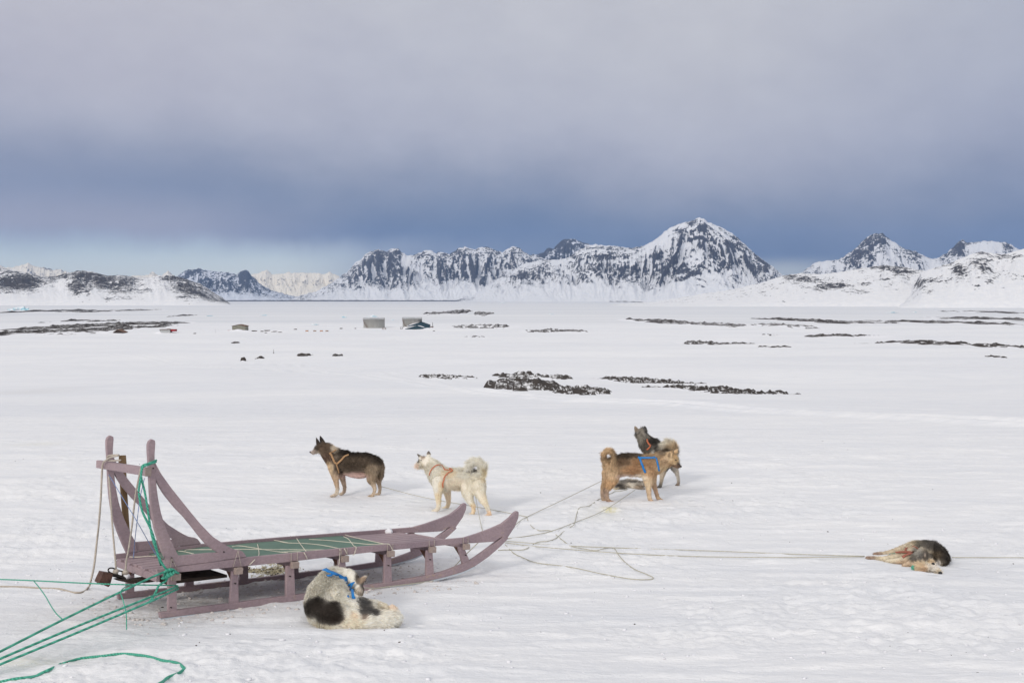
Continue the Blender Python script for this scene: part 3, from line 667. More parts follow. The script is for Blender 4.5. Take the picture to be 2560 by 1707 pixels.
# snow lying on the teal roofs
def roof_snow(x0, y0, x1, y1, th, Y, dep, label):
    a, b = P(x0, y0, Y), P(x1, y1, Y); s = Y/FPX; n = 14; T = []; B = []
    for k in range(n):
        u = k/(n-1); p = a+(b-a)*u; T.append(p+[0, 0, (.12+th*s*math.sin(math.pi*min(1, u*1.1+.05)))]); B.append(p-[0, 0, .02])
    mb = MB(); mb.strip(T, B, (0, dep, 0)); o = mb.build('roof_snow', M_pure, None, True); return o
for nm, par, a in (('roof_snow', g1, (1017, 816, 1048, 805.8, 1.8, Yg-.35, 9.2)), ('roof_snow', g2, (1009, 823, 1040, 814.2, 2.0, Yg2-.3, 4.4)), ('roof_snow', g2, (1044, 814, 1064, 820, .8, Yg2-.3, 4.4))):
    o = roof_snow(*a, None); o.parent = par; o.location = -Vector(par.location)
def post(px, yt, yb, r, label, mt, name='post', cat='post', lean=0):
    c = hit(px, yb, 0, False); s = c[1]/FPX; mb = MB(); tp = P(px+lean, yt, c[1])
    mb.tube([c-[0, 0, .3], (c+tp)/2, tp], [r, r*.95, r*.8], 8)
    mb.box(c+[0, 0, .05], (r*2.0, 0, 0), (0, r*2.0, 0), (0, 0, .12)); o = mb.build(name, mt); return tag(o, label, cat)
post(1081.6, 805.6, 819, .16, 'thick dark post right of the teal roof', M_dark)
post(292.5, 816.5, 826, .14, 'thin stove pipe mast rising behind the brown hut', M_dark, 'mast', 'mast')
post(602.6, 795, 816, .05, 'tall thin radio antenna over the grey hut', M_galv, 'antenna', 'antenna')
post(684, 873, 883, .035, 'slim marker pole standing alone in the snowfield', M_dark, 'marker_pole', 'pole')
post(539, 822, 832, .05, 'slim marker pole left of the grey hut', M_galv, 'marker_pole', 'pole')
def planks(cx, yb, w, h, label, mt, n=3, seed=0, name='plank_pile', cat='plank pile'):
    c = hit(cx, yb, 0, False); s = c[1]/FPX; r = random.Random(seed+int(cx)); mb = MB()
    for k in range(n):
        L = w*s/2*(.6+.4*r.random()); a = (r.random()-.5)*.25
        mb.box((c[0]+(r.random()-.5)*w*s*.4, c[1]+(k-1)*.3, c[2]+h*s*(.3+.6*k/n)), (L, L*a, L*a*.3), (0, .22, 0), (0, 0, max(.06, h*s*.22)))
    return tag(mb.build(name, mt), label, cat)
planks(1078, 818, 12, 2.5, 'scrap timber beside the dark post', M_brownr, 3)
gable('brown_hut', 283, 308, 823.8, 830.5, 833, 0, 'low brown hut buried to its roof in snow at left', M_brownr, M_dark, 6, .42, 'hut')
h1, Yh, sh, _ = gable('grey_hut', 580, 612.5, 811.5, 815, 825.5, 0, 'grey wooden hut with brown roof on a snow mound', M_brownr, M_greyw, 8, .48, 'hut', .35)
planks(575, 828, 12, 3, 'red sheet metal leaning at the left of the grey hut', M_redr, 2)
planks(617, 823, 8, 2.2, 'brown boards at the right side of the grey hut', M_brownr, 3)
# shed with grey wall and red end
c = hit(412, 831.3, 0, False); s = c[1]/FPX
sh_ = empty('shed', c, 'long grey shed with dark roof and red end beside it', 'shed')
mb = MB(); mb.box(c+[0, 2, 3.0*s], (13*s, 0, 0), (0, 2, 0), (0, 0, 4.2*s)); mb.build('wall', vmat('grey_panel', (176, 178, 178), .15, 2), sh_)
mb = MB(); mb.box(c+[0, 2, 7.6*s], (13.6*s, 0, 0), (0, 2.3, 0), (0, 0, .5*s)); mb.box(c+[7*s, 2, 8.6*s], (3*s, 0, 0), (0, 1.4, 0), (0, 0, .5*s)); mb.build('roof', M_brownr, sh_)
mb = MB(); mb.box(c+[19*s, 2.4, 5.2*s], (5.8*s, 0, 0), (0, 1.8, 0), (0, 0, 2.2*s)); mb.box(c+[19*s, 2.4, 7.6*s], (6.1*s, 0, 0), (0, 2.0, 0), (0, 0, .3*s)); mb.build('annex', M_redr, sh_)
for k, (cx, yb, w, h) in enumerate([(636, 828.5, 14, 2.5), (655, 829, 9, 2), (667, 828, 16, 3), (686, 829.5, 12, 2), (700, 831, 10, 1.6), (664, 832.5, 7, 1.6), (265, 828, 10, 2), (1085, 828, 6, 1.6)]):
    planks(cx, yb, w, h, ['dark debris nearest the right of the grey hut', 'second debris heap right of the grey hut', 'largest debris heap right of the grey hut', 'fourth debris heap right of the grey hut',
           'last flat debris heap in the row right of the grey hut', 'small dark scrap in front of the debris row', 'dark timber just left of the brown hut', 'small scrap right of the tanks'][k], M_dark, 3, k, 'scrap_heap', 'scrap heap')
for k, x in enumerate((767.5, 787, 803.5, 817.5)):
    c = hit(x, 829, 0, False); s = c[1]/FPX
    t = empty('crate', c, ['leftmost', 'second from left', 'third from left', 'rightmost'][k]+' of the four orange crates left of the tanks', 'crate', 'orange crates in a row')
    mb = MB(); mb.box(c+[0, 0, 2.0*s], (3.2*s, 0, 0), (0, .5, 0), (0, 0, .9*s)); mb.build('box', M_orange if k in (0, 2) else vmat('plank', (158, 132, 108), .2, 3), t)
    mb = MB(); mb.box(c+[0, 0, 3.1*s], (3.5*s, 0, 0), (0, .58, 0), (0, 0, .18*s)); mb.build('lid', M_brownr, t)
    for a in (-1, 1): MB().box(c+[a*2.6*s, 0, .5*s], (.3*s, 0, 0), (0, .5, 0), (0, 0, .6*s)).build('skid', M_dark, t)
for k, (x, y, w) in enumerate([(738, 824, 9), (852, 822, 9), (889, 822, 4), (487, 834.5, 7)]):
    planks(x, y, w, 2.5, ['dark sledge shaped scrap left of the orange crates', 'green grey scrap between crates and left tank', 'tiny scrap at the left foot of the left tank', 'small dark upturned scrap right of the red shed'][k], M_dark, 2, k, 'scrap_heap', 'scrap heap')

# ------------------------------------------------------------------ the sledge
def lin3(a, b, t): return np.asarray(a)*(1-t)+np.asarray(b)*t
SN = np.array([.01, .107, 1.0]); SN /= np.linalg.norm(SN)
def onplane(px, py, n, c):
    d = ray(px, py); return CAM+d*(np.dot(n, c-CAM)/np.dot(n, d))
SA = onplane(400, 1546, SN, np.zeros(3)); SD = onplane(922, 1477, SN, np.zeros(3)); SB = onplane(292, 1496, SN, np.zeros(3))
SL = (SD-SA)/np.linalg.norm(SD-SA); SW = np.cross(SN, SL); SWD = float(np.dot(SB-SA, SW))
def SP(px, py, w=0.):
    p = onplane(px, py, SW, SA+SW*w)-SA; return np.array([np.dot(p, SL), np.dot(p, SN)])
def S3(s, h, w=0.): return SA+SL*(s*(1+.018*np.clip(w/SWD, 0, 1)))+SN*h+SW*w
def SPP(L_, w=0.): return [SP(x, y, w) for x, y in L_]
def f_sled(T, b, wlo=.64, wc=(.34, .27, .22)):
    co = T.new('ShaderNodeTexCoord').outputs['Object']
    rot = (0, 0, -math.atan2(SL[1], SL[0]))
    n = T.noise(T.mapping(co, (1, 7, 7), rot), 5, 7, .7); n2 = T.noise(T.mapping(co, (1, 5, 5), rot), 14, 4, .6)
    n3 = T.noise(co, 2.2, 4)
    c = T.mix(1.0, T.mix(1.0, (.33, .25, .27), T.ramp(n3, [(.3, (.84, .84, .86)), (.7, (1.16, 1.14, 1.10))]), 'MULTIPLY'), T.ramp(n2, [(.3, (.86, .86, .86)), (.7, (1.1, 1.1, 1.1))]), 'MULTIPLY')
    wear = T.smooth(T.math('ADD', T.math('MULTIPLY', n, .75), T.math('MULTIPLY', n3, .3)), wlo, wlo+.1)
    ww = T.new('ShaderNodeAttribute', attribute_name='wear').outputs['Fac']
    c = T.mix(T.math('MULTIPLY', wear, .6), c, wc)
    c = T.mix(T.smooth(T.math('ADD', n2, T.math('MULTIPLY', n, .4)), .90, 1.0), c, (.42, .36, .30))
    T.link(c, b.inputs['Base Color']); bump(T, b, n2, .25, .004)
M_sled = mat('mauve_paint', (.22, .15, .18), .62, 0, f_sled, .3)
M_prow = mat('worn_mauve_paint', (.22, .15, .18), .62, 0, lambda T, b: f_sled(T, b, .575, (.46, .34, .22)), .3)
M_end = vmat('bare_end_grain', (158, 142, 134), .15, 40, .85, .3)
M_shoe = mat('runner_plastic', (.52, .56, .60), .35, 0, varied((.52, .56, .60), .08, 6, .35, .05), .5)
M_mat = vmat('green_canvas', (92, 114, 102), .10, 12, .8, .35, k=1.15, dist=.003)
M_cord = vmat('white_cord', (214, 208, 192), .1, 80, .85, .4, k=1.0)
M_beige = vmat('beige_rope', (182, 172, 160), .16, 60, .9, .5, k=1.0)
M_tow = vmat('tow_line_twine', (186, 182, 166), .15, 40, .9, .3, k=.95)
def f_rope(T, b):
    co = T.new('ShaderNodeTexCoord').outputs['Object']
    wv = T.new('ShaderNodeTexWave'); wv.inputs['Scale'].default_value = 28; wv.inputs['Distortion'].default_value = 1.5
    T.link(T.mapping(co, (1, .5, 1), (0, .6, .4)), wv.inputs['Vector'])
    T.link(T.mix(wv.outputs['Fac'], (.035, .25, .17), (.09, .46, .32)), b.inputs['Base Color']); bump(T, b, wv.outputs['Fac'], .6, .004)
M_green = mat('green_rope', (.05, .4, .27), .55, 0, f_rope, .4)
M_blue = vmat('blue_webbing', (28, 120, 190), .08, 30, .5, .2, k=1.05)
M_bluec = vmat('pale_blue_cord', (120, 140, 182), .08, 30, .7, .2)
M_olive = vmat('worn_wood', (128, 104, 76), .25, 14, .75, .3, stretch=(1, 1, .12))
M_iron = vmat('dark_iron', (46, 40, 38), .3, 20, .6, .3)

sled = empty('dog_sled', SA, 'long mauve painted wooden dog sled with tall curved handles and green mat', 'sled')
TH = .034
RT = [(400, 1531), (407, 1530), (500, 1517), (597, 1505.5), (680, 1494), (760, 1484), (870, 1469), (979, 1454), (1069, 1438), (1111, 1428), (1148, 1414), (1180, 1400), (1214, 1376), (1243, 1354), (1263, 1337)]
RB = [(402, 1545.5), (409, 1544.5), (502, 1532.5), (600, 1521), (682, 1509.5), (762, 1499), (875, 1483), (988, 1464.5), (1077, 1450), (1116.5, 1441), (1159, 1428.5), (1190, 1413.5), (1221, 1392), (1249, 1368), (1272, 1345)]
rt = resamp(SPP(RT), 60); rb = resamp(SPP(RB), 60)
RLT = [(393, 1423), (450, 1415.5), (530, 1405), (617, 1393), (720, 1383), (840, 1371.5), (964, 1361), (1060, 1353), (1161, 1343.5), (1180, 1341)]
RLB = [(395, 1437.5), (450, 1430), (558, 1420), (640, 1412.5), (720, 1404.5), (840, 1390), (937, 1379), (1040, 1369), (1148, 1359), (1184, 1357)]
rlt = np.array(SPP(RLT)); rlb = np.array(SPP(RLB))
def rail_top(s): return float(np.interp(s, rlt[:, 0], rlt[:, 1]))
def rail_bot(s): return float(np.interp(s, rlb[:, 0], rlb[:, 1]))
def run_top(s): return float(np.interp(s, rt[:, 0], rt[:, 1]))
UF = [(381, 1097.5), (387, 1099), (390, 1103), (388.8, 1115), (387.5, 1135), (387.5, 1156), (390, 1180), (391, 1197), (393, 1222), (397, 1250), (403, 1280), (410, 1304), (419, 1329), (428, 1349), (437, 1370), (448, 1390), (452, 1415)]
UR = [(380, 1097.5), (375, 1100), (371, 1106), (370, 1114), (370.5, 1131), (372, 1153), (373, 1175), (374, 1197), (375.5, 1230), (378, 1261), (382, 1292), (387, 1320), (395, 1347), (403, 1370), (413, 1395), (420, 1410), (424, 1419)]
BU = [(388, 1153), (393, 1163), (404, 1184), (417, 1202), (430, 1220), (454, 1250), (478, 1280), (503, 1310), (533, 1341), (565, 1362), (586, 1373), (600, 1375), (607, 1377), (612, 1382), (618, 1392)]
BL = [(389, 1192), (392, 1202), (400, 1218), (412, 1237), (439, 1270), (460, 1291), (482, 1318), (502, 1344), (520, 1364), (537, 1376), (548, 1382), (553, 1391), (556, 1397), (561, 1400), (566, 1399)]
PLT = [(444, 1389), (480, 1386), (520, 1382), (558, 1380)]; PLB = [(449, 1414), (480, 1411), (520, 1405.5), (560, 1400.5)]
uf = resamp(SPP(UF), 40); ur = resamp(SPP(UR), 40); bu = resamp(SPP(BU), 40); bl = resamp(SPP(BL), 40)
NOSE = [(1161, 1344), (1195, 1333.5), (1230, 1320.5), (1257, 1308.5), (1276, 1293.5), (1288, 1280.5), (1294, 1277), (1297.5, 1280), (1296.5, 1293.5), (1288, 1315.5), (1268, 1346), (1262, 1340), (1250, 1344), (1236, 1353.5), (1184, 1357)]
def rounded(b, o): pass
for side in (0, 1):
    w0 = 0 if side == 0 else SWD; sg = 1 if side == 0 else -1; sv = SW*TH*sg
    r = MB().strip([S3(a, b, w0) for a, b in rt], [S3(a, b, w0) for a, b in rb], SW*sg*.042).build('runner', M_prow, sled, False, .004)
    MB().strip([S3(a, b-.0005, w0-sg*.002) for a, b in rb[:52]], [S3(a, b-.014, w0-sg*.002) for a, b in rb[:52]], SW*sg*.046).build('runner_shoe', M_shoe, r)
    MB().strip([S3(a, b, w0+sg*.004) for a, b in rlt], [S3(a, b, w0+sg*.004) for a, b in rlb], SW*sg*.028).build('side_rail', M_sled, sled, False, .003)
    A = [S3(*SP(x, y), w0+sg*.001) for x, y in NOSE]
    MB().prism(A, [p+SW*sg*.034 for p in A]).build('prow_board', M_prow, sled, False, .003)
    u = MB().strip([S3(a, b, w0+sg*.002) for a, b in uf], [S3(a, b, w0+sg*.002) for a, b in ur], SW*sg*.036).build('upright', M_sled, sled, False, .005)
    MB().strip([S3(a, b, w0+sg*.006) for a, b in bu], [S3(a, b, w0+sg*.006) for a, b in bl], SW*sg*.026).build('brace', M_sled, sled, False, .004)
    MB().strip([S3(*SP(x, y), w0+sg*.005) for x, y in PLT], [S3(*SP(x, y), w0+sg*.005) for x, y in PLB], SW*sg*.026).build('side_board', M_sled, sled, False, .003)
LEG = [((423, 443), (422, 444), 1448, 1529, 437), ((583, 598), (576, 599), 1430, 1508, 593), ((719, 738), (717, 740), 1411, 1491, 734), ((850, 866), (849, 870), 1401, 1474, 859),
       ((966, 981), (962, 982), 1389, 1456, 974), ((1070, 1084), (1068, 1087), 1378, 1440, 1078), ((1150, 1163), (1160, 1177), 1368, 1406, 1163)]
for i, (tx, bx, yt, yb, bxx) in enumerate(LEG):
    s1_, _h = SP((tx[0]+tx[1])/2, yt); sb = SP((bx[0]+bx[1])/2, yb)[0]; hwT = (SP(tx[1], yt)[0]-SP(tx[0], yt)[0])/2; hwB = (SP(bx[1], yb)[0]-SP(bx[0], yb)[0])/2
    sc_ = SP(bxx, (yt+yt)/2-5)[0]; hb = rail_bot(sc_)
    for side in (0, 1):
        w0 = 0 if side == 0 else SWD; sg = 1 if side == 0 else -1
        T = [S3(s1_-hwT, hb-.03, w0+sg*.016), S3(s1_+hwT, hb-.03, w0+sg*.016)]; B = [S3(sb+hwB, run_top(sb+hwB)-.012, w0+sg*.008), S3(sb-hwB, run_top(sb-hwB)-.012, w0+sg*.008)]
        MB().prism(T+B, [p+SW*sg*.030 for p in T+B]).build('leg', M_sled, sled, False, .004)
    hb2 = hb-.004
    cb = MB().box(S3(sc_, hb2-.022, SWD/2), SL*.024, SW*(SWD/2+.004), SN*.020).build('cross_beam', M_sled, sled, False, .002)
    for side in (0, 1):
        w0 = -.012 if side == 0 else SWD+.012
        MB().box(S3(sc_+.004, hb2-.022, w0), SL*.029, SW*.018, SN*.0235).build('beam_end', M_end, cb, False, .003)
        w1 = .03 if side == 0 else SWD-.03; sg = 1 if side == 0 else -1
        A = [S3(sc_-.018, hb2-.04, w1), S3(sc_-.018, hb2-.04, w1+sg*.12), S3(sc_-.018, hb2-.13, w1)]
        MB().prism(A, [p+SL*.012 for p in A]).build('knee_bracket', M_rust, cb)
# slats
s_r = SP(399, 1425)[0]; s_f = SP(1128, 1350)[0]; ns = 8; wa, wb = .036, SWD-.036; sw_ = (wb-wa)/ns
for k in range(ns):
    w0 = wa+sw_*k+.010; w1 = wa+sw_*(k+1)-.010; sr = s_r+.012*math.sin(k*2.3); sf = s_f+.015*math.sin(k*1.7)
    T = []; B = []
    for j in range(14):
        s_ = sr+(sf-sr)*j/13; h = rail_top(s_)-.030; T.append(S3(s_, h, w0)); B.append(S3(s_, h-.016, w0))
    MB().strip(T, B, SW*(w1-w0)).build('slat', M_sled, sled, False, .002)
MB().box(S3(s_r+.005, rail_top(s_r)-.068, SWD/2), SL*.012, SW*(SWD/2-.035), SN*.024).build('rear_board', M_sled, sled, False, .002)
# mat
sm0 = SP(470, 1412)[0]; sm1 = SP(995, 1357)[0]; T = []; nu = 60; nv = 16
U, V = np.meshgrid(np.linspace(0, 1, nu), np.linspace(0, 1, nv), indexing='ij'); sm0 = float(SP(372, 1384, SWD-.045)[0])
SS = sm0+(sm1-sm0)*U+(-.05*V)*(U > .99); WW = .045+(SWD-.09)*V
HH = np.array([[rail_top(a) for a in r_] for r_ in SS])-.0235+.002*perlin(U*14, V*4, 5)
PT = SA+SL*SS[..., None]+SN*HH[..., None]+SW*WW[..., None]
mo = grid_mesh('mat', PT[..., 0], PT[..., 1], PT[..., 2], M_mat, parent=sled); md = mo.modifiers.new('s', 'SOLIDIFY'); md.thickness = .004; md.offset = 0
# handle bar
sb_, hb_ = SP(373, 1178)
MB().box(S3(sb_-.020, hb_, SWD/2+.035), SL*.020, SW*(SWD/2+.07), SN*.029).build('handlebar', M_sled, sled, False, .006)
bend = MB().box(S3(sb_-.020, hb_, -.036), SL*.0215, SW*.004, SN*.0305).build('handlebar_end', M_end, sled, False, .003)
# bolts
for (x, y) in ((383, 1170), (429, 1394), (428, 1518), (589, 1458), (726, 1440), (972, 1413), (1076, 1398), (1165, 1387), (433, 1404), (560, 1379)):
    a, b = SP(x, y); MB().tube([S3(a, b, -.004), S3(a, b, .012)], .005, 8).build('bolt', M_iron, sled)
# brake board and claw
def SPW(px, py, w): a, b = SP(px, py, w); return S3(a, b, w)
br = empty('brake', (0, 0, 0)); br.parent = sled; br.location = -Vector(sled.location)
wq = SWD*.42
def brpart(mb, name, mt, bevel=.003):
    o = mb.build(name, mt, None, False, bevel); o.parent = br; return o
a0 = SP(545, 1429, wq); a1 = SP(395, 1441, wq)
brpart(MB().prism([S3(a0[0], a0[1], wq-.16), S3(a0[0], a0[1]-.02, wq-.16), S3(a1[0], a1[1]-.035, wq-.16), S3(a1[0], a1[1], wq-.16)], [S3(a0[0], a0[1], wq+.2), S3(a0[0], a0[1]-.02, wq+.2), S3(a1[0], a1[1]-.035, wq+.2), S3(a1[0], a1[1], wq+.2)]), 'brake_board', M_dark)
pA = [SPW(x, y, wq) for x, y in ((500, 1432), (405, 1439), (370, 1444), (335, 1449), (300, 1448))]; pB = [SPW(x, y, wq) for x, y in ((500, 1440), (405, 1451), (370, 1456), (330, 1458), (293, 1450))]
brpart(MB().strip(pA, pB, SW*.09), 'brake_arm', M_dark)
pc = [SPW(x, y, wq) for x, y in ((260, 1430), (284, 1434), (276, 1463), (272, 1467), (266, 1464), (262, 1461), (256, 1462), (248, 1456))]
brpart(MB().prism(pc, [p+SW*.10 for p in pc]), 'claw', vmat('claw_rust', (84, 60, 52), .45, 30, .7, .5))
for (x0, y0, x1, y1) in ((271, 1424, 291, 1427), (293, 1431, 309, 1434)):
    c0 = SPW(x0, y0, wq+.05); c1_ = SPW(x1, y1, wq+.05); up = SN*.018; pts = []
    for k in range(17):
        a = 2*math.pi*k/16; pts.append((c0+c1_)/2+(c1_-c0)/2*math.cos(a)+up*math.sin(a))
    brpart(MB().tube(pts, .0055, 6), 'shackle', M_iron, 0)
brpart(MB().tube([SPW(270, 1432, wq+.05), SPW(300, 1441, wq+.04), SPW(318, 1447, wq+.04)], .013, 8), 'link_bar', M_iron, 0)
# cords that belong to the sledge
def cord(pts, r=.004, mt=None, name='cord', parent=sled, k=5): return MB().tube(spline(pts, k), r, 6).build(name, mt or M_cord, parent, True)
def RP(px, py): return onplane(px, py, SL, S3(sb_-.05, 0, 0))
cord([RP(x, y) for x, y in ((272, 1190), (276, 1240), (280, 1300), (284, 1350), (288, 1395), (290, 1422))], .0065, M_beige)
cord([RP(x, y) for x, y in ((352, 1170), (344, 1208), (337, 1250), (330, 1313), (322, 1370), (316, 1400), (314, 1425))], .0065, M_beige)
for (x, y, r_) in ((290, 1428, .022), (313, 1430, .024), (317, 1441, .026)):
    p = SPW(x, y, wq+.05); bm = bmesh.new(); bmesh.ops.create_icosphere(bm, subdivisions=2, radius=r_)
    for v in bm.verts: v.co *= 1+.2*random.uniform(-1, 1)
    me = bpy.data.meshes.new('rope_knot'); bm.to_mesh(me); bm.free(); o = link('rope_knot', me, M_beige if x != 317 else M_pure, sled, True); o.location = Vector(p)-Vector(sled.location)
cord([RP(272, 1186), RP(306, 1243), RP(342, 1302), SPW(372, 1355, .25), SPW(395, 1394, .25)], .0028, M_bluec)
cord([RP(361, 1195), RP(350, 1245), RP(343, 1300), SPW(337, 1350, SWD*.8), SPW(333, 1396, SWD*.85)], .0028, M_bluec)
def deck(px, py, up=.0):
    """point lying on the mat or deck"""
    d = ray(px, py); lo, hi = 4., 12.
    for _ in range(40):
        m_ = (lo+hi)/2; p = CAM+d*m_-SA; s_ = np.dot(p, SL)
        if np.dot(p, SN) > rail_top(s_)-.019+up: lo = m_
        else: hi = m_
    return CAM+d*lo
def cc(L_, ox, oy, s): return [(ox+x*s, oy+y*s) for x, y in L_]
B_ = (700, 1280, .26361); C_ = (240, 1330, .20408)
def deckline(L_, frm, ends=()):
    return [deck(x, y) for x, y in cc(L_, *frm)]
def raild(px, py): return S3(*SP(px, py, -.004), -.004)
LASH = [([(1010, 228), (1100, 240), (1245, 278)], C_, None), ([(1090, 222), (1150, 212), (1510, 212), (1700, 210), (1850, 208), (2352, 212)], C_, None),
        ([(1670, 175), (1760, 166), (1900, 185), (2080, 215), (2250, 240), (2352, 246)], C_, None),
        ([(410, 300), (520, 302), (650, 292), (790, 288)], C_, None), ([(1978, 145), (1995, 230), (1990, 290)], C_, [(1940, 340), (1880, 400)]),
        ([(2080, 82), (2230, 105), (2352, 128)], C_, None),
        ([(0, 278), (80, 290), (250, 296), (400, 312), (545, 340)], B_, [(568, 350), (566, 420), (558, 500)]), ([(275, 256), (480, 268), (700, 290), (850, 303), (985, 300)], B_, [(1030, 302), (1055, 330), (1070, 372)]),
        ([(0, 350), (200, 356), (450, 355)], B_, None), ([(0, 378), (120, 372), (200, 375)], B_, [(230, 385), (258, 442)]), ([(150, 236), (200, 310), (250, 372)], B_, None),
        ([(590, 200), (620, 215), (760, 250), (980, 298)], B_, None), ([(602, 230), (650, 255), (700, 318)], B_, [(722, 332), (705, 395), (690, 404)]), ([(545, 342), (590, 342)], B_, [(612, 348), (638, 402)])]
for L_, frm, tail in LASH:
    pts = deckline(L_, frm)
    if tail: pts += [raild(x, y) for x, y in cc(tail, *frm)]
    cord(pts, .0034, M_cord, 'lashing_cord', sled, 4)
for x0, y0, xa, xb, yb_ in ((595, 1376, 583, 603, 1416), (429, 1395, 425, 447, 1430)):
    cord([raild(x0, y0), raild(xa, yb_)], .002, M_beige, 'lashing_cord'); cord([raild(x0, y0), raild(xb, yb_)], .002, M_beige, 'lashing_cord')
for (tx, bx, yt, yb, bxx) in LEG[2:]:
    s_ = SP(bxx, yt-5)[0]
    for ds in (-.022, .03):
        for w0 in (-.0015, SWD+.0015): MB().tube([S3(s_+ds, rail_top(s_+ds)+.003, w0), S3(s_+ds, rail_bot(s_+ds)-.002, w0)], .0022, 5).build('lashing_cord', M_beige, sled)
p = deck(960, 1329, .01); bm = bmesh.new(); bmesh.ops.create_icosphere(bm, subdivisions=3, radius=.032)
for v in bm.verts: v.co *= 1+.22*math.sin(v.co.x*180+1)*math.cos(v.co.y*150)+random.uniform(-.06, .06)
me = bpy.data.meshes.new('snow_lump'); bm.to_mesh(me); bm.free(); o = link('snow_lump', me, M_pure, None, True); o.location = SPW(963, 1330, SWD-.05); tag(o, 'small lump of snow resting on the far sled rail', 'snow lump')
# wooden pole standing against the far upright
pp = [SPW(x+2, y, SWD+.04) for x, y in ((304, 1138), (304, 1160), (305, 1190), (308, 1240), (312, 1300), (316, 1345), (320, 1388))]
tp = MB().tube(pp, [.026, .030, .027, .025, .024, .023, .022], 10).build('wooden_pole', M_olive, None, True, 0); tag(tp, 'bare wooden pole standing against the far handle of the sled', 'pole')

# ------------------------------------------------------------------ ropes lying about
def gline(L_, frm=(0, 0, 1), h=.006):
    o = []
    for q in L_:
        hh = q[2] if len(q) > 2 else h
        o.append(hit(frm[0]+q[0]*frm[2], frm[1]+q[1]*frm[2], hh))
    return o
def rope(pts, r, mt, label, name='tow_line', cat='rope', group=None, k=6, n=6):
    o = MB().tube(spline(pts, k), r, n).build(name, mt, None, True); return tag(o, label, cat, group)
K_ = (1200, 1180, .2381)
BR = S3(*SP(1205, 1345, .3), .3)     # bridle point under the sledge front
TG = 'beige tow lines of the dog team'
def tow(L_, label, frm=K_, pre=(), post_=(), h=.007, r=.0042): return rope(list(pre)+gline(L_, frm, h)+list(post_), r, M_tow, label, 'tow_line', 'tow line', TG)
brd = S3(*SP(1255, 1350, .35), .35)
tow([(1290, 85, .10), (900, 275, .04), (500, 465), (410, 520), (330, 590)], 'taut tow line from the tan dog back to the sled front')
tow([(1628, 186, .06), (1300, 400, .03), (1000, 525), (740, 620), (500, 668), (290, 695)], 'tow line passing under the tan dog to the sled front')
tow([(1700, 125), (1500, 192), (1420, 200), (1390, 215), (1270, 275), (1235, 290), (1150, 350), (1050, 370), (1020, 420), (990, 540), (950, 575), (915, 608, -.004), (893, 618, -.02), (870, 628, -.002), (800, 690), (720, 720), (600, 735), (500, 795), (430, 815), (330, 812), (190, 818)], 'slack snaking tow line left of the tan dog')
tow([(495, 470), (500, 500), (545, 570), (620, 610), (740, 615), (850, 700), (960, 775), (1080, 800), (1220, 820), (1340, 790), (1410, 800), (1450, 860), (1520, 940), (1620, 1015), (1750, 1070), (1818, 1105), (1780, 1124), (1600, 1120), (1300, 1070), (950, 995), (600, 950), (450, 895), (350, 845), (265, 760)], 'slack looped tow line curling out in front of the sled')
tow([(270, 722), (1000, 775), (2352, 822), (3400, 862), (4040, 880)], 'upper taut tow line running to the dog lying at right', h=.012)
tow([(262, 738), (600, 780), (1500, 850), (2352, 885), (3300, 893), (4030, 884)], 'lower taut tow line running to the dog lying at right', h=.012)
tow([(4955, 893), (5400, 894), (5900, 896)], 'tow line leaving the lying dog towards the right edge')
tow([(954, 1216, .10), (1060, 1243, .03), (1200, 1268), (1283, 1284), (1317, 1291)], 'tow line sagging from the dark dog past the white dog', (0, 0, 1))
tow([(1188, 1236, .12), (1196, 1280, .03), (1206, 1326), (1212, 1345)], 'short tow line dropping from the white dog to the sled', (0, 0, 1), r=.0036)
rope([S3(*SP(890, 1464, -.12), -.12), S3(*SP(930, 1470, -.05), -.05), S3(*SP(985, 1464, -.02), -.02), S3(*SP(1075, 1452.5, -.012), -.012), S3(*SP(1087, 1449, .06), .06), S3(*SP(1123, 1424, .3), .3), S3(*SP(1158, 1388, .35), .35), S3(*SP(1190, 1357, .35), .35)], .0045, M_tow, 'tow line from the curled dog slipping under the sled runner', 'tow_line', 'tow line', TG)
for k, (x, y) in enumerate(((925, 1467), (932, 1469), (939, 1468))):
    pass
kb = S3(*SP(1208, 1339, .2), .2); bm = bmesh.new()
for dx_ in (-.03, 0, .03):
    bmesh.ops.create_icosphere(bm, subdivisions=2, radius=.014, matrix=Matrix.Translation(Vector(kb)+Vector((dx_, 0, random.uniform(-.01, .01)))))
me = bpy.data.meshes.new('bridle_knot'); bm.to_mesh(me); bm.free(); tag(link('bridle_knot', me, M_beige, None, True), 'beige rope knot hanging under the sled nose', 'knot')

Gf = (0, 1300, .25962); A_ = (200, 1050, .35066)
GG = 'green ropes tying down the sled'
def SO(px, py, w=-.03): return S3(*SP(px, py, w), w)
def P3(px, py, Y): return P(px, py, Y)
def grope(pts, label, r=.0075): return rope(pts, r, M_green, label, 'green_rope', 'rope', GG, 6, 8)
YK = float(SO(420, 1427)[1])
grope([SO(441, 1428), SO(415, 1427, -.05), P3(301, 1479, 6.35), P3(156, 1549, 5.9), P3(0, 1628, 5.45), P3(-80, 1668, 5.25)], 'upper of the three taut green ropes running off to the left')
grope([SO(444, 1465, -.02), P3(370, 1494, 6.35), P3(187, 1567, 5.85), P3(0, 1646, 5.4), P3(-80, 1682, 5.2)], 'middle of the three taut green ropes running off to the left')
grope([SO(445, 1471, -.02), P3(371, 1505, 6.3), P3(187, 1583, 5.8), P3(0, 1660, 5.35), P3(-80, 1696, 5.15)], 'lowest of the three taut green ropes running off to the left')
grope([SO(444, 1463, -.025), P3(260, 1459, 6.5), P3(83, 1450.6, 6.8), P3(0, 1447.5, 6.9), P3(-60, 1446, 7)], 'thin green line running level to the left edge', .0045)
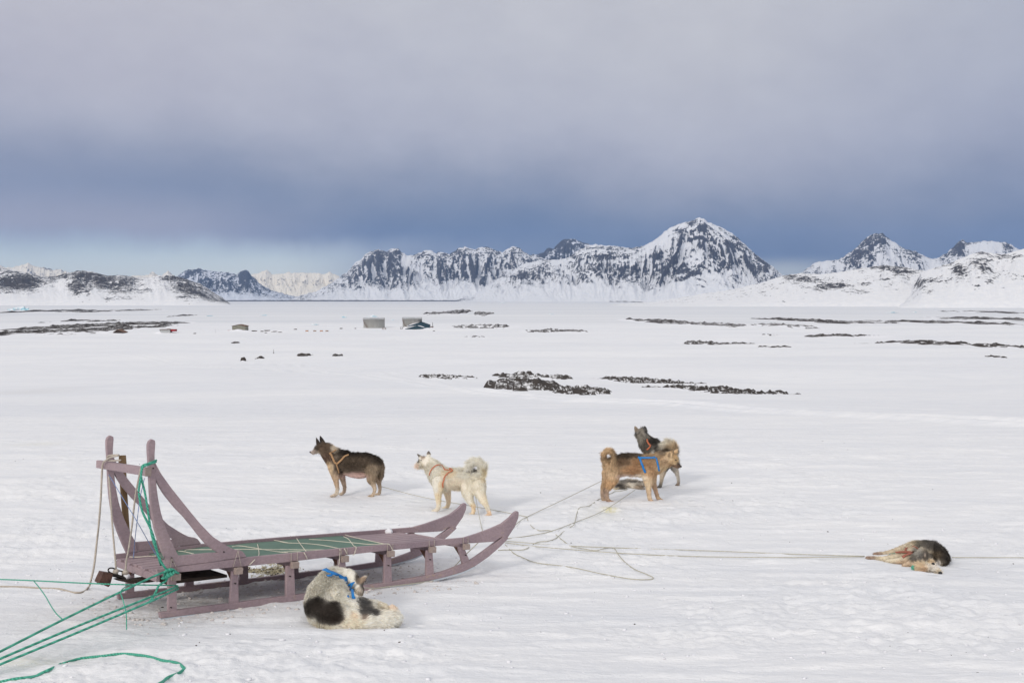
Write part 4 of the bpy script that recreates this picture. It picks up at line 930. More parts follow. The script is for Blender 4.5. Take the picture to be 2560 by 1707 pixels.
grope([P3(84, 1451, 6.79), P3(99, 1469, 6.6), P3(114, 1490, 6.4), P3(127, 1513, 6.2), P3(141, 1533, 6.0), P3(157, 1548, 5.89)], 'short crinkled green cord joining two ropes at far left', .0035)
grope([P3(317, 1463, 6.5)]+[P3(302, 1477, 6.34), P3(305, 1492, 6.32), P3(309, 1505, 6.3), P3(313, 1520, 6.28), P3(316, 1540, 6.25), P3(316.5, 1573, 6.22)], 'thin crinkled green cord dangling below the taut ropes', .0035)
grope(gline([(-60, 1560), (0, 1555), (150, 1525), (240, 1515), (340, 1500), (400, 1470), (500, 1425, -.002), (580, 1385, -.004), (597, 1381, -.02), (612, 1377, -.002), (750, 1335), (850, 1320), (1000, 1305), (1180, 1285), (1400, 1305), (1550, 1345), (1700, 1370), (1760, 1410), (1770, 1432), (1720, 1470), (1620, 1510), (1570, 1550), (1500, 1590)], Gf, .004), 'loose green rope curving over the snow at the bottom left', .0085)
w_ = -.045
grope([SO(x, y, w) for x, y, w in ((391, 1150, -.01), (375, 1157, w_), (356, 1164, -.06), (354, 1180, -.06), (350, 1205, -.07), (347, 1225, w_), (349, 1245, w_), (356, 1278, w_), (375, 1318, w_), (385, 1345, w_), (396, 1388, w_), (408, 1412, w_), (420, 1424, w_), (447, 1432, -.03))], 'green rope wound round the near handle and running down it')
grope([SO(x, y, w) for x, y, w in ((390, 1154, -.012), (372, 1161, -.05), (357, 1168, -.07), (353, 1192, -.06), (361, 1225, w_), (368, 1265, w_), (374, 1305, w_), (380, 1340, w_), (391, 1375, w_), (402, 1412, .1))], 'second green strand hanging inside the near handle')
grope([SO(x, y, w) for x, y, w in ((426, 1424, -.05), (420, 1440, -.06), (414, 1452, -.05), (398, 1462, -.06), (390, 1478, -.07), (380, 1496, -.09), (371, 1506, -.1))], 'frayed green rope tail knotted below the near rear corner')
# knot
kp = SO(421, 1426, -.055); pts = []
for k in range(46):
    a = k*.62; pts.append(kp+SL*(.032*math.cos(a)+.012*math.sin(a*2.3))+SN*(.030*math.sin(a*1.1)-.02)+SW*(.014*math.cos(a*1.7)))
tag(MB().tube(pts, .0075, 7).build('rope_knot', M_green, None, True), 'bulky green knot at the near rear corner of the sled', 'knot')
# beige drag rope from the far handle
rope([onplane(x, y, SL, S3(sb_-.06, 0, 0)) for x, y in ((296, 1138), (276, 1143), (266, 1150), (258, 1157), (255, 1180), (252, 1246), (247, 1310), (242, 1355))]+[P3(235, 1415, 7.2), P3(226, 1455, 6.95)]+gline([(855, 640, .02), (800, 688), (700, 692), (570, 660), (400, 652), (200, 640), (0, 637), (-60, 636)], Gf, .004),
     .0075, M_beige, 'beige drag rope hanging from the far handle and trailing left over the snow', 'drag_rope', 'rope')
rope([onplane(x, y, SL, S3(sb_-.045, 0, 0)) for x, y in ((301, 1150), (285, 1151), (272, 1150), (268, 1143), (275, 1138), (297, 1137))], .007, M_beige, 'beige rope wound round the far handle', 'rope_coil', 'rope')

# ------------------------------------------------------------------ litter, crumbs
def scatter(n, fn, r0_, r1_, flat, name, mt, seed, smooth=True, zoff=0.):
    r = np.random.default_rng(seed); bm = bmesh.new(); bmesh.ops.create_icosphere(bm, subdivisions=1, radius=1)
    V0 = np.array([v.co[:] for v in bm.verts]); F0 = [[v.index for v in f.verts] for f in bm.faces]; bm.free(); mb = MB()
    pts = [fn(r) for _ in range(n)]; X = np.array([p[0] for p in pts]); Y = np.array([p[1] for p in pts]); Z = G(X, Y)
    for i in range(n):
        s = r0_+(r1_-r0_)*r.random()**4; k = s*(1+.45*r.uniform(-1, 1, (len(V0), 1)))
        a = r.random()*6.28; V = V0*k*[1.3, .9, flat]; V = np.stack([V[:, 0]*math.cos(a)-V[:, 1]*math.sin(a), V[:, 0]*math.sin(a)+V[:, 1]*math.cos(a), V[:, 2]], 1)
        mb.add(V+[X[i], Y[i], Z[i]+s*flat*.3+zoff], F0)
    return tag(mb.build(name, mt, None, smooth), kind='stuff')
def fr(y0, y1, fx=.56, pw=1.0):
    def f(r):
        y = y0+(y1-y0)*r.random()**pw; return (r.uniform(-fx, fx)*y, y)
    return f
tag(scatter(2200, fr(4.2, 12, .56), .002, .016, .5, 'snow_crumbs', M_pure, 5), 'small crumbs of snow scattered over the foreground', 'snow')
tag(scatter(260, fr(4.3, 24, .55, .8), .003, .010, .6, 'dark_specks', M_dark, 6, False), 'dark specks of dirt scattered over the snow', 'dirt')
def near_sled(r): 
    p = S3(r.uniform(-.3, 2.6), 0, r.uniform(-.35, SWD+.2)); return (p[0], p[1])
tag(scatter(1400, near_sled, .003, .016, .6, 'churned_snow', vmat('churned_snow', (205, 198, 194), .12, 8, .85, .4), 9), 'churned grainy snow around the sled runners', 'snow')
# straw litter under the sledge
M_straw = vmat('straw', (176, 166, 138), .3, 30, .9)
c = hit(672, 1423, 0); mb = MB(); r = random.Random(4)
for k in range(420):
    a = r.gauss(0, 1); b = r.gauss(0, 1); p = c+np.array([a*.13, b*.16, 0]); p[2] = G0(p[0], p[1])+.004+.012*r.random()
    L = r.uniform(.01, .04); q = r.random()*6.3; d = np.array([math.cos(q), math.sin(q), r.uniform(-.1, .3)])*L
    mb.tube([p-d, p+d], r.uniform(.0015, .004), 3)
tag(mb.build('straw_litter', M_straw), 'patch of pale straw litter on the snow under the sled', 'straw litter')
mb = MB()
for k in range(60):
    p = c+np.array([r.gauss(0.02, .16), r.gauss(-.05, .15), 0]); p[2] = G0(p[0], p[1])+.012
    mb.box(p, (r.uniform(.004, .012), 0, .002), (0, r.uniform(.003, .008), 0), (0, 0, .004))
tag(mb.build('bark_chips', M_dark), 'dark bark chips over the straw under the sled', 'bark chips')

# ------------------------------------------------------------------ dogs
def f_fur(T, b):
    ca = T.new('ShaderNodeAttribute', attribute_name='col').outputs['Color']
    na = T.new('ShaderNodeAttribute', attribute_name='nrm').outputs['Vector']
    g = T.new('ShaderNodeNewGeometry').outputs['Normal']
    def vm(op, a, bb=None, sc=None):
        nd = T.new('ShaderNodeVectorMath', operation=op); T.link(a, nd.inputs[0])
        if bb is not None: T.link(bb, nd.inputs[1])
        if sc is not None: nd.inputs['Scale'].default_value = sc
        return nd.outputs[0]
    d = T.new('ShaderNodeBsdfDiffuse'); t = T.new('ShaderNodeBsdfTranslucent'); m = T.new('ShaderNodeMixShader'); m.inputs[0].default_value = .22
    T.link(ca, d.inputs[0]); T.link(ca, t.inputs[0]); T.link(d.outputs[0], m.inputs[1]); T.link(t.outputs[0], m.inputs[2])
    T.link(m.outputs[0], T.n['Material Output'].inputs[0])
M_fur = mat('dog_fur', (.5, .45, .4), .95, 0, f_fur, .08)
def f_skin(T, b):
    T.link(T.new('ShaderNodeAttribute', attribute_name='col').outputs['Color'], b.inputs['Base Color'])
M_skin = mat('dog_undercoat', (.5, .45, .4), .95, 0, f_skin, .08)
M_nose = mat('nose_leather', (.014, .012, .012), .35, 0, None, .5)
M_eye = mat('eye_dark', (.012, .009, .007), .12, 0, None, .6)
def _ico(sub):
    bm = bmesh.new(); bmesh.ops.create_icosphere(bm, subdivisions=sub, radius=1); V = np.array([v.co[:] for v in bm.verts]); F = [[v.index for v in f.verts] for f in bm.faces]; bm.free(); return V, F
IV, IF = _ico(2)
def color_fn(base, blobs, seed, k=1.45, mott=.40):
    cols = np.array([[q*k for q in s2l(b[3])] for b in blobs]); bc = np.array([q*k for q in s2l(base)])
    def f(cx, cy, X):
        wx = cx+14*fbm(X[:, 0]*11, X[:, 2]*11+X[:, 1]*7, seed, 3); wy = cy+14*fbm(X[:, 0]*11+5, X[:, 2]*11-X[:, 1]*6, seed+4, 3)
        W_ = np.full(len(cx), .16); C_acc = bc[None]*.16
        for b, c_ in zip(blobs, cols):
            rx, ry = (b[2] if isinstance(b[2], tuple) else (b[2], b[2]))
            w = np.exp(-(((wx-b[0])/rx)**2+((wy-b[1])/ry)**2)**1.6)*(b[4] if len(b) > 4 else 1.)
            W_ = W_+w; C_acc = C_acc+w[:, None]*c_
        c_ = C_acc/W_[:, None]; lum = c_@np.array([.3, .5, .2]); c_ = c_*.74+lum[:, None]*.26*np.array([1.02, 1., .97])
        c_ = c_*(1+mott*fbm(X[:, 0]*34+X[:, 1]*20, X[:, 2]*26, seed+8, 3))[:, None]
        return np.clip(c_/np.maximum(1, c_.max(1, keepdims=True)/.93), .004, 1)
    return f
def dog(label, frame, Y0, chains, base, blobs, straps=(), nose=None, eyes=(), voxel=.0075, nblades=26000, fl=.030, seed=1, lying=False, bw=.0034, k=1.45, smooth=2, group='Greenland sled dogs', bulge=1.0, yfun=None, strap_off=.016, mott=.40, lay=.46):
    ox, oy, s = frame; soupV = []; soupF = []; off = 0; segA = []; segB = []; segL = []
    def place(nd, sc_d):
        x, y, r = nd[:3]; dd = nd[3] if len(nd) > 3 else 0.
        px, py = ox+x*s, oy+y*s
        if lying:
            Y = hit(px, py, 0, False)[1]
            for _ in range(3):
                rm = r*s*Y/FPX; p = hit(px, py, rm*.80+dd, False); Y = p[1]
        else:
            if yfun: dd = dd+yfun(y)
            p = P(px, py, Y0+dd); rm = r*s*(Y0+dd)/FPX
        return np.array(p), rm*bulge
    for ch in chains:
        wy = ch.get('wy', 1.0); L = ch.get('fl', fl); nodes = [place(n, wy) for n in ch['n']]
        if ch.get('feet') and not lying:      # settle the last nodes on the snow
            p, rm = nodes[-2]; g = float(G0(p[0], p[1])); dz = (g+rm*.75)-p[2]
            m_ = len(nodes)
            for i in range(m_):
                t = (i/(m_-1))**1.0; q, r_ = nodes[i]; nodes[i] = (q+np.array([0, 0, dz*t]), r_)
            q, r_ = nodes[-1]; nodes[-1] = (np.array([q[0], q[1], g+r_*.7]), r_)
        for i in range(len(nodes)-1):
            (a, ra), (b, rb_) = nodes[i], nodes[i+1]; d = np.linalg.norm(b-a); m_ = max(2, int(d/(min(ra, rb_)*.30))+1)
            for j in range(m_+(i == len(nodes)-2)):
                t = j/m_; c = a+(b-a)*t; r_ = ra+(rb_-ra)*t
                soupV.append(IV*[r_, r_*wy, r_]+c); soupF.append(np.array(IF)+off); off += len(IV)
            segA.append(a); segB.append(b); segL.append(L)
    for (b0, r0e, b1, r1e, nrm) in [e for ch in chains for e in ch.get('ears', ())]: pass
    V = np.concatenate(soupV); F = np.concatenate(soupF)
    me = bpy.data.meshes.new('tmp'); me.from_pydata(V.tolist(), [], F.tolist()); tmp = bpy.data.objects.new('tmp', me); COL.objects.link(tmp)
    md = tmp.modifiers.new('r', 'REMESH'); md.mode = 'VOXEL'; md.voxel_size = voxel
    ms = tmp.modifiers.new('s', 'SMOOTH'); ms.factor = .5; ms.iterations = smooth
    dg = bpy.context.evaluated_depsgraph_get(); body = bpy.data.meshes.new_from_object(tmp.evaluated_get(dg)); bpy.data.objects.remove(tmp); bpy.data.meshes.remove(me)
    body.name = 'body'; nV = len(body.vertices); co = np.empty(nV*3); body.vertices.foreach_get('co', co); co = co.reshape(-1, 3)
    nr = np.empty(nV*3); body.vertices.foreach_get('normal', nr); nr = nr.reshape(-1, 3)
    cf = color_fn(base, blobs, seed*13, k, mott)
    qx, qy = proj(co); C = cf((qx-ox)/s, (qy-oy)/s, co)
    # nearest limb segment gives the lie of the coat
    A = np.array(segA); Bn = np.array(segB); best = np.full(nV, 1e9); comb = np.zeros((nV, 3)); fl_v = np.zeros(nV)
    for a, b, L in zip(A, Bn, segL):
        ab = b-a; t = np.clip(((co-a)@ab)/(ab@ab+1e-9), 0, 1); dd = np.linalg.norm(co-a-t[:, None]*ab, axis=1)
        m_ = dd < best; best[m_] = dd[m_]; comb[m_] = ab/np.linalg.norm(ab+1e-9); fl_v[m_] = L
    # body object
    loc = co[co[:, 2] < co[:, 2].min()+.05].mean(0); root = empty('sled_dog', (loc[0], loc[1], float(G0(loc[0], loc[1]))), label, 'dog', group)
    at = body.attributes.new('col', 'FLOAT_COLOR', 'POINT'); at.data.foreach_set('color', np.c_[C*.85, np.ones(nV)].ravel())
    bo = link('body', body, M_skin, root, True)
    # coat
    nf = len(body.polygons); q = np.empty(nf*3); body.polygons.foreach_get('center', q); fc = q.reshape(-1, 3); ar = np.empty(nf); body.polygons.foreach_get('area', ar)
    vi = np.array([p.vertices[0] for p in body.polygons]); vj = np.array([p.vertices[2] for p in body.polygons])
    rg = np.random.default_rng(seed); pick = rg.choice(nf, nblades, p=ar/ar.sum()); u = rg.random((nblades, 1))
    pos = co[vi[pick]]*u+co[vj[pick]]*(1-u)+rg.normal(0, voxel*.25, (nblades, 3)); n = nr[vi[pick]]*u+nr[vj[pick]]*(1-u); n /= np.linalg.norm(n, axis=1, keepdims=True)+1e-9
    cb = comb[vi[pick]]; cb = cb-n*(cb*n).sum(1, keepdims=True); cb += .35*np.stack([fbm(pos[:, 0]*9, pos[:, 2]*9+i*7, seed+i, 2) for i in range(3)], 1)*2
    Lb = fl_v[vi[pick]][:, None]*(.7+.9*rg.random((nblades, 1)))
    dirv = n*lay+cb*.82+rg.normal(0, .22 if lay > .3 else .13, (nblades, 3))+np.array([0, 0, -.12]); dirv /= np.linalg.norm(dirv, axis=1, keepdims=True)
    side = np.cross(dirv, n); side /= np.linalg.norm(side, axis=1, keepdims=True)+1e-9; side = side+rg.normal(0, .33, (nblades, 3)); side /= np.linalg.norm(side, axis=1, keepdims=True)+1e-9
    wdt = bw*(.6+.8*rg.random((nblades, 1)))
    r0b = pos-n*.004; tip = r0b+dirv*Lb; mid = r0b+dirv*Lb*.5+n*Lb*.06
    VV = np.stack([r0b-side*wdt*.5, r0b+side*wdt*.5, mid+side*wdt*.45, mid-side*wdt*.45, tip], 1).reshape(-1, 3)
    base_i = (np.arange(nblades)*5)[:, None]
    quads = base_i+[0, 1, 2, 3]; tris = base_i+[3, 2, 4]
    fm = bpy.data.meshes.new('fur'); fm.vertices.add(len(VV)); fm.vertices.foreach_set('co', VV.ravel())
    li = np.concatenate([quads.ravel(), tris.ravel()]); fm.loops.add(len(li)); fm.loops.foreach_set('vertex_index', li.astype(np.int32))
    fm.polygons.add(nblades*2); fm.polygons.foreach_set('loop_start', np.r_[np.arange(nblades)*4, nblades*4+np.arange(nblades)*3].astype(np.int32))
    fm.polygons.foreach_set('loop_total', np.r_[np.full(nblades, 4), np.full(nblades, 3)].astype(np.int32)); fm.update(calc_edges=True)
    qx, qy = proj(pos); cc_ = cf((qx-ox)/s, (qy-oy)/s, pos); cc_ = cc_*(1+(.22 if mott > .2 else .13)*rg.normal(0, 1, (nblades, 1)).clip(-2, 2))
    cc_ = np.clip(np.repeat(cc_[:, None], 5, 1)*np.array([.82, .82, 1., 1., 1.15] if mott > .2 else [.95, .95, 1., 1., 1.06])[None, :, None], .003, .95).reshape(-1, 3)
    at = fm.attributes.new('col', 'FLOAT_COLOR', 'POINT'); at.data.foreach_set('color', np.c_[cc_, np.ones(len(cc_))].ravel())
    at = fm.attributes.new('nrm', 'FLOAT_VECTOR', 'POINT'); at.data.foreach_set('vector', np.repeat(n, 5, 0).ravel())
    link('fur', fm, M_fur, root)
    bvh = BVHTree.FromPolygons([tuple(c) for c in co], [tuple(p.vertices) for p in body.polygons])
    def surf(x, y, off_=.012):
        d = ray(ox+x*s, oy+y*s); d = Vector(d).normalized(); h_ = bvh.ray_cast(Vector(CAM), d)
        if h_[0] is None:
            h_ = bvh.find_nearest(Vector(P(ox+x*s, oy+y*s, loc[1])))
        p, nn = np.array(h_[0]), np.array(h_[1]); return p+nn*off_, nn
    for (name, mt, wd, pts) in straps:
        S = [surf(x, y, strap_off) for x, y in spline([np.array(p, float) for p in pts], 4)]
        P_ = np.array([a for a, _ in S]); N_ = np.array([b for _, b in S]); T = []; Bq = []
        hw = wd*s*loc[1]/FPX/2
        for i in range(len(P_)):
            t = P_[min(i+1, len(P_)-1)]-P_[max(i-1, 0)]; sd_ = np.cross(t, N_[i]); sd_ /= np.linalg.norm(sd_)+1e-9
            T.append(P_[i]+sd_*hw); Bq.append(P_[i]-sd_*hw)
        MB().strip(T, Bq, N_.mean(0)*.004).build(name, mt, root, True)
    def ball(name, x, y, r, mt, sc=(1, 1, 1), off_=0.):
        p, nn = surf(x, y, off_); rm = r*s*loc[1]/FPX; mb = MB(); mb.add(IV*rm*np.array(sc)+p, IF); mb.build(name, mt, root, True)
    if nose: ball('nose', *nose, M_nose, (1, 1, .85), 0)
    for e in eyes: ball('eye', *e, M_eye, (1, 1, .8), .007)
    return root, surf

def ear(bx, by, br_, tx, ty, dd=0., wy=.6): return dict(n=[(bx, by, br_*1.15, dd), ((bx*.5+tx*.5), (by*.5+ty*.5), br_*.85, dd), (bx*.2+tx*.8, by*.2+ty*.8, br_*.52, dd), (tx+(tx-bx)*.06, ty+(ty-by)*.06, br_*.26, dd)], wy=wy, fl=.007)
S_coral = vmat('orange_webbing', (190, 110, 78), .12, 30, .7)
S_tanw = vmat('tan_webbing', (168, 132, 96), .15, 30, .8)
S_rose = vmat('rust_webbing', (158, 98, 82), .15, 30, .8)
F3 = (740, 1060, .22109)
# 1 dark dog
dog('dark brown and black sled dog standing at left, looking left', F3, 13.4, [
    dict(n=[(166, 317, 13), (192, 320, 21), (224, 303, 33), (262, 266, 46), (312, 290, 62), (366, 345, 76), (436, 410, 96), (540, 428, 112), (660, 440, 120), (780, 432, 117), (880, 452, 100), (925, 480, 62)], wy=.74, fl=.026),
    dict(n=[(262, 266, 46), (300, 240, 44), (360, 262, 50), (430, 300, 46), (500, 325, 40), (575, 332, 36)], wy=.8, fl=.036),
    dict(n=[(560, 545, 34), (640, 568, 38), (715, 582, 36), (768, 580, 30), (800, 560, 26)], wy=1.5, fl=.008),
    dict(n=[(870, 470, 96, -.04), (858, 570, 72, -.07), (845, 640, 46, -.08), (880, 700, 27, -.08), (893, 750, 20, -.08), (880, 805, 19, -.08), (862, 838, 21, -.08), (832, 846, 15, -.08)], wy=.7, fl=.016, feet=1),
    dict(n=[(920, 540, 66, .06), (925, 630, 40, .08), (942, 690, 24, .08), (950, 750, 19, .08), (944, 800, 18, .08), (930, 822, 19, .08), (908, 830, 13, .08)], wy=.7, fl=.014, feet=1),
    dict(n=[(440, 480, 84, -.03), (440, 570, 48, -.07), (455, 650, 31, -.08), (468, 730, 23, -.08), (460, 785, 22, -.08), (432, 808, 21, -.08), (402, 815, 14, -.08)], wy=.75, fl=.014, feet=1),
    dict(n=[(505, 540, 50, .05), (530, 630, 32, .08), (550, 710, 23, .08), (546, 765, 20, .08), (520, 792, 18, .08), (492, 798, 12, .08)], wy=.8, fl=.012, feet=1),
    dict(n=[(940, 430, 44), (965, 490, 36), (970, 570, 26), (958, 630, 12)], wy=.9, fl=.03),
    ear(252, 222, 22, 231, 158, -.02), ear(300, 208, 27, 274, 138, .03)],
    (118, 102, 86), [(760, 330, (230, 42), (40, 36, 34), 1.4), (560, 310, (80, 40), (36, 32, 32), 1.3), (900, 400, (70, 60), (52, 44, 38)), (540, 480, (110, 90), (84, 70, 56), 1.2), (700, 430, (120, 70), (82, 68, 54)), (300, 260, (60, 60), (112, 90, 70)),
        (350, 370, (50, 50), (104, 78, 62)), (420, 265, (34, 36), (196, 180, 156), 1.4), (250, 195, (40, 50), (44, 38, 36), 1.6), (285, 165, (30, 40), (40, 36, 36), 2), (330, 190, (40, 22), (60, 54, 48)),
        (190, 315, (34, 26), (176, 160, 148), 1.6), (232, 270, (18, 26), (70, 60, 52), 1.2), (240, 330, (22, 20), (190, 172, 150)), (370, 500, (40, 70), (206, 176, 134), 1.3), (450, 640, (50, 80), (190, 158, 122), 1.3), (450, 780, (70, 60), (206, 190, 168), 1.6), (540, 700, (44, 110), (178, 152, 128), 1.3),
        (880, 520, (100, 70), (142, 122, 96)), (850, 620, (60, 60), (158, 134, 104)), (890, 760, (80, 80), (204, 180, 150), 1.5), (940, 700, (40, 90), (170, 144, 116)), (650, 590, (140, 34), (188, 150, 140), 1.6), (470, 810, (100, 12), (150, 118, 100), .8)],
    straps=[('harness', S_tanw, 22, [(385, 330), (405, 355), (430, 410), (455, 450)]), ('harness', S_tanw, 20, [(455, 450), (500, 420), (550, 370), (600, 350)]), ('harness', S_tanw, 14, [(455, 455), (470, 500), (478, 550)]), ('harness', S_tanw, 12, [(375, 335), (420, 310), (455, 290)])],
    nose=(160, 315, 9), eyes=[(228, 275, 6)], seed=3, nblades=32000, k=1.3)
# 2 white dog
dog('cream white sled dog with curled bushy tail standing behind the sled nose', F3, 12.3, [
    dict(n=[(1345, 480, 13, .22), (1368, 478, 23, .22), (1395, 466, 34, .2), (1440, 428, 58, .18), (1490, 430, 74, .15), (1545, 480, 88, .12), (1610, 570, 108, .05), (1720, 615, 120, 0), (1850, 620, 124, -.06), (1970, 620, 116, -.12), (2040, 640, 88, -.16)], wy=.8, fl=.034),
    dict(n=[(1520, 520, 60, .1), (1590, 600, 90, .05), (1640, 680, 90, 0)], wy=.9, fl=.03),
    dict(n=[(1620, 660, 84, -.06), (1605, 760, 48, -.09), (1612, 850, 31, -.09), (1615, 920, 24, -.09), (1605, 965, 22, -.09), (1582, 988, 21, -.09), (1550, 992, 14, -.09)], wy=.8, fl=.018, feet=1),
    dict(n=[(1700, 700, 60, .10), (1715, 800, 38, .12), (1725, 880, 26, .12), (1716, 935, 22, .12), (1690, 962, 20, .12), (1660, 966, 14, .12)], wy=.8, fl=.016, feet=1),
    dict(n=[(1960, 680, 104, -.16), (1945, 780, 70, -.22), (1965, 860, 42, -.26), (2005, 925, 25, -.28), (2006, 980, 21, -.28), (1998, 1020, 20, -.3), (1975, 1035, 15, -.3)], wy=.75, fl=.02, feet=1),
    dict(n=[(2060, 700, 92, -.22), (2085, 790, 62, -.3), (2118, 870, 42, -.34), (2160, 935, 25, -.36), (2182, 990, 20, -.36), (2192, 1040, 20, -.38), (2165, 1062, 15, -.38)], wy=.75, fl=.02, feet=1),
    dict(n=[(2040, 590, 50, -.14), (2095, 545, 44, -.16), (2110, 480, 42, -.17), (2070, 430, 40, -.17), (2010, 425, 38, -.17), (1960, 455, 36, -.17), (1945, 500, 28, -.15)], wy=.9, fl=.05),
    ear(1432, 398, 27, 1377, 342, .12), ear(1500, 345, 24, 1500, 308, .2)],
    (226, 219, 203), [(1436, 376, (24, 28), (112, 84, 60), 1.2), (1385, 350, (20, 22), (54, 46, 42), 1.6), (1380, 415, (11, 24), (70, 62, 58), 1.3), (1460, 440, (60, 50), (226, 216, 198), 1), (1502, 320, (26, 22), (64, 50, 42), 2), (1362, 475, (26, 24), (206, 184, 168), 1.5),
        (2010, 535, (28, 24), (66, 64, 62), .8), (1940, 525, (44, 12), (110, 104, 92), .8), (1720, 560, (80, 40), (176, 158, 132), .8), (1640, 700, (30, 60), (198, 176, 142)), (1618, 840, (50, 60), (214, 190, 150), .8), (1600, 960, (70, 60), (220, 206, 184), 1.2), (1720, 870, (50, 100), (190, 166, 134)),
        (2010, 960, (50, 60), (208, 178, 136), .9), (2140, 850, (60, 80), (208, 192, 164), .8), (2185, 1030, (50, 50), (186, 152, 118), 1.3), (1690, 965, (60, 16), (150, 118, 100), 1), (1800, 690, (90, 60), (216, 200, 178)), (2000, 720, (120, 100), (218, 208, 188)), (2120, 590, (34, 60), (188, 170, 138))],
    straps=[('harness', S_coral, 13, [(1515, 580), (1535, 525), (1570, 485), (1610, 470), (1680, 480), (1740, 505), (1775, 530)]), ('harness', S_coral, 16, [(1775, 532), (1720, 560), (1680, 610), (1658, 660), (1655, 715)])],
    nose=(1335, 476, 8), eyes=[(1382, 428, 6)], seed=5, nblades=46000, fl=.038, k=1.9, mott=.14)
F4 = (1460, 1040, .159454)
# lying dog behind the tan one
dog('grey and white sled dog lying curled on the snow behind the tan dog', F4, 14.0, [
    dict(n=[(520, 1090, 40), (600, 1070, 62), (700, 1060, 72), (800, 1060, 66), (880, 1075, 46)], wy=1.4, fl=.03),
    dict(n=[(620, 1110, 40), (520, 1120, 34), (470, 1120, 22)], fl=.04), dict(n=[(760, 1100, 44), (840, 1120, 28), (900, 1132, 20), (945, 1136, 16)], fl=.014),
    dict(n=[(860, 1080, 40), (900, 1060, 44), (930, 1070, 40)], fl=.02)],
    (176, 166, 152), [(590, 1090, (60, 30), (58, 54, 54), 1.5), (600, 1020, (50, 30), (120, 116, 112)), (740, 1030, (90, 16), (84, 80, 78)), (700, 1080, (80, 40), (190, 180, 164)), (520, 1130, (60, 16), (214, 200, 172), 1.3), (850, 1115, (60, 30), (150, 128, 104)), (660, 1140, (60, 14), (60, 56, 52))],
    seed=8, nblades=12000, lying=True)
# 4 grey dog standing behind
dog('dark grey sled dog with white curled tail standing behind the tan dog, facing away', F4, 14.3, [
    dict(n=[(842, 300, 34, .16), (872, 280, 60, .1), (905, 262, 80, .05), (920, 330, 88, .04), (945, 420, 96, 0), (1010, 490, 118, 0), (1100, 540, 130, 0), (1220, 620, 140, -.02), (1330, 650, 138, -.04), (1400, 690, 84, -.05)], wy=.85, fl=.034),
    dict(n=[(960, 340, 70, .02), (1040, 410, 78, 0), (1110, 410, 66, 0), (1150, 430, 50, 0)], fl=.04),
    dict(n=[(1000, 640, 90, .05), (1005, 800, 50, .05), (1010, 940, 32, .05), (1015, 1040, 26, .05), (1000, 1085, 24, .05), (980, 1095, 16, .05)], fl=.015, feet=1),
    dict(n=[(1060, 650, 90, -.05), (1075, 800, 50, -.05), (1082, 930, 32, -.05), (1085, 1030, 26, -.05), (1075, 1080, 24, -.05), (1050, 1090, 16, -.05)], fl=.015, feet=1),
    dict(n=[(1290, 720, 110, -.1), (1235, 840, 66, -.14), (1222, 930, 36, -.14), (1212, 1010, 27, -.14), (1196, 1075, 25, -.14), (1160, 1092, 17, -.14)], wy=.8, fl=.016, feet=1),
    dict(n=[(1390, 720, 96, .0), (1415, 800, 62, .02), (1452, 880, 36, .04), (1476, 960, 26, .04), (1482, 1020, 24, .04), (1478, 1062, 24, .04), (1448, 1072, 17, .04)], wy=.8, fl=.016, feet=1),
    dict(n=[(1360, 600, 50, -.04), (1410, 530, 52, -.05), (1385, 455, 54, -.06), (1310, 425, 56, -.06), (1245, 455, 48, -.05), (1215, 500, 34, -.05)], wy=.9, fl=.055),
    ear(828, 228, 34, 798, 160, .08), ear(955, 212, 32, 950, 158, .0)],
    (104, 98, 90), [(1100, 380, (110, 50), (50, 48, 46), 1.5), (1010, 230, (60, 60), (66, 64, 62), 1.2), (880, 260, (70, 60), (136, 128, 116), 1.3), (870, 340, (50, 70), (150, 142, 128), 1.2), (960, 300, (44, 34), (130, 124, 114)), (820, 300, (20, 50), (84, 80, 78)),
        (825, 200, (36, 40), (136, 118, 98), 1.6), (955, 180, (30, 30), (70, 68, 66), 1.4), (960, 470, (60, 80), (98, 90, 80)), (940, 600, (100, 60), (112, 98, 84)), (1075, 590, (26, 60), (206, 198, 184), 1.5), (1160, 500, (60, 60), (56, 52, 50)),
        (1310, 400, (120, 60), (216, 206, 186), 2), (1380, 480, (90, 60), (198, 172, 132), 1.6), (1200, 470, (50, 40), (206, 196, 176), 1.4), (1300, 620, (120, 60), (170, 148, 120)), (1210, 900, (60, 110), (190, 172, 146), 1.5), (1450, 880, (70, 160), (182, 172, 158), 1.6), (1470, 1060, (50, 30), (140, 118, 100))],
    straps=[('harness', S_coral, 26, [(985, 360), (990, 400), (1020, 445), (1045, 465)]), ('harness', S_coral, 20, [(1040, 465), (1020, 495), (985, 525)])], seed=9, nblades=26000, k=1.3)
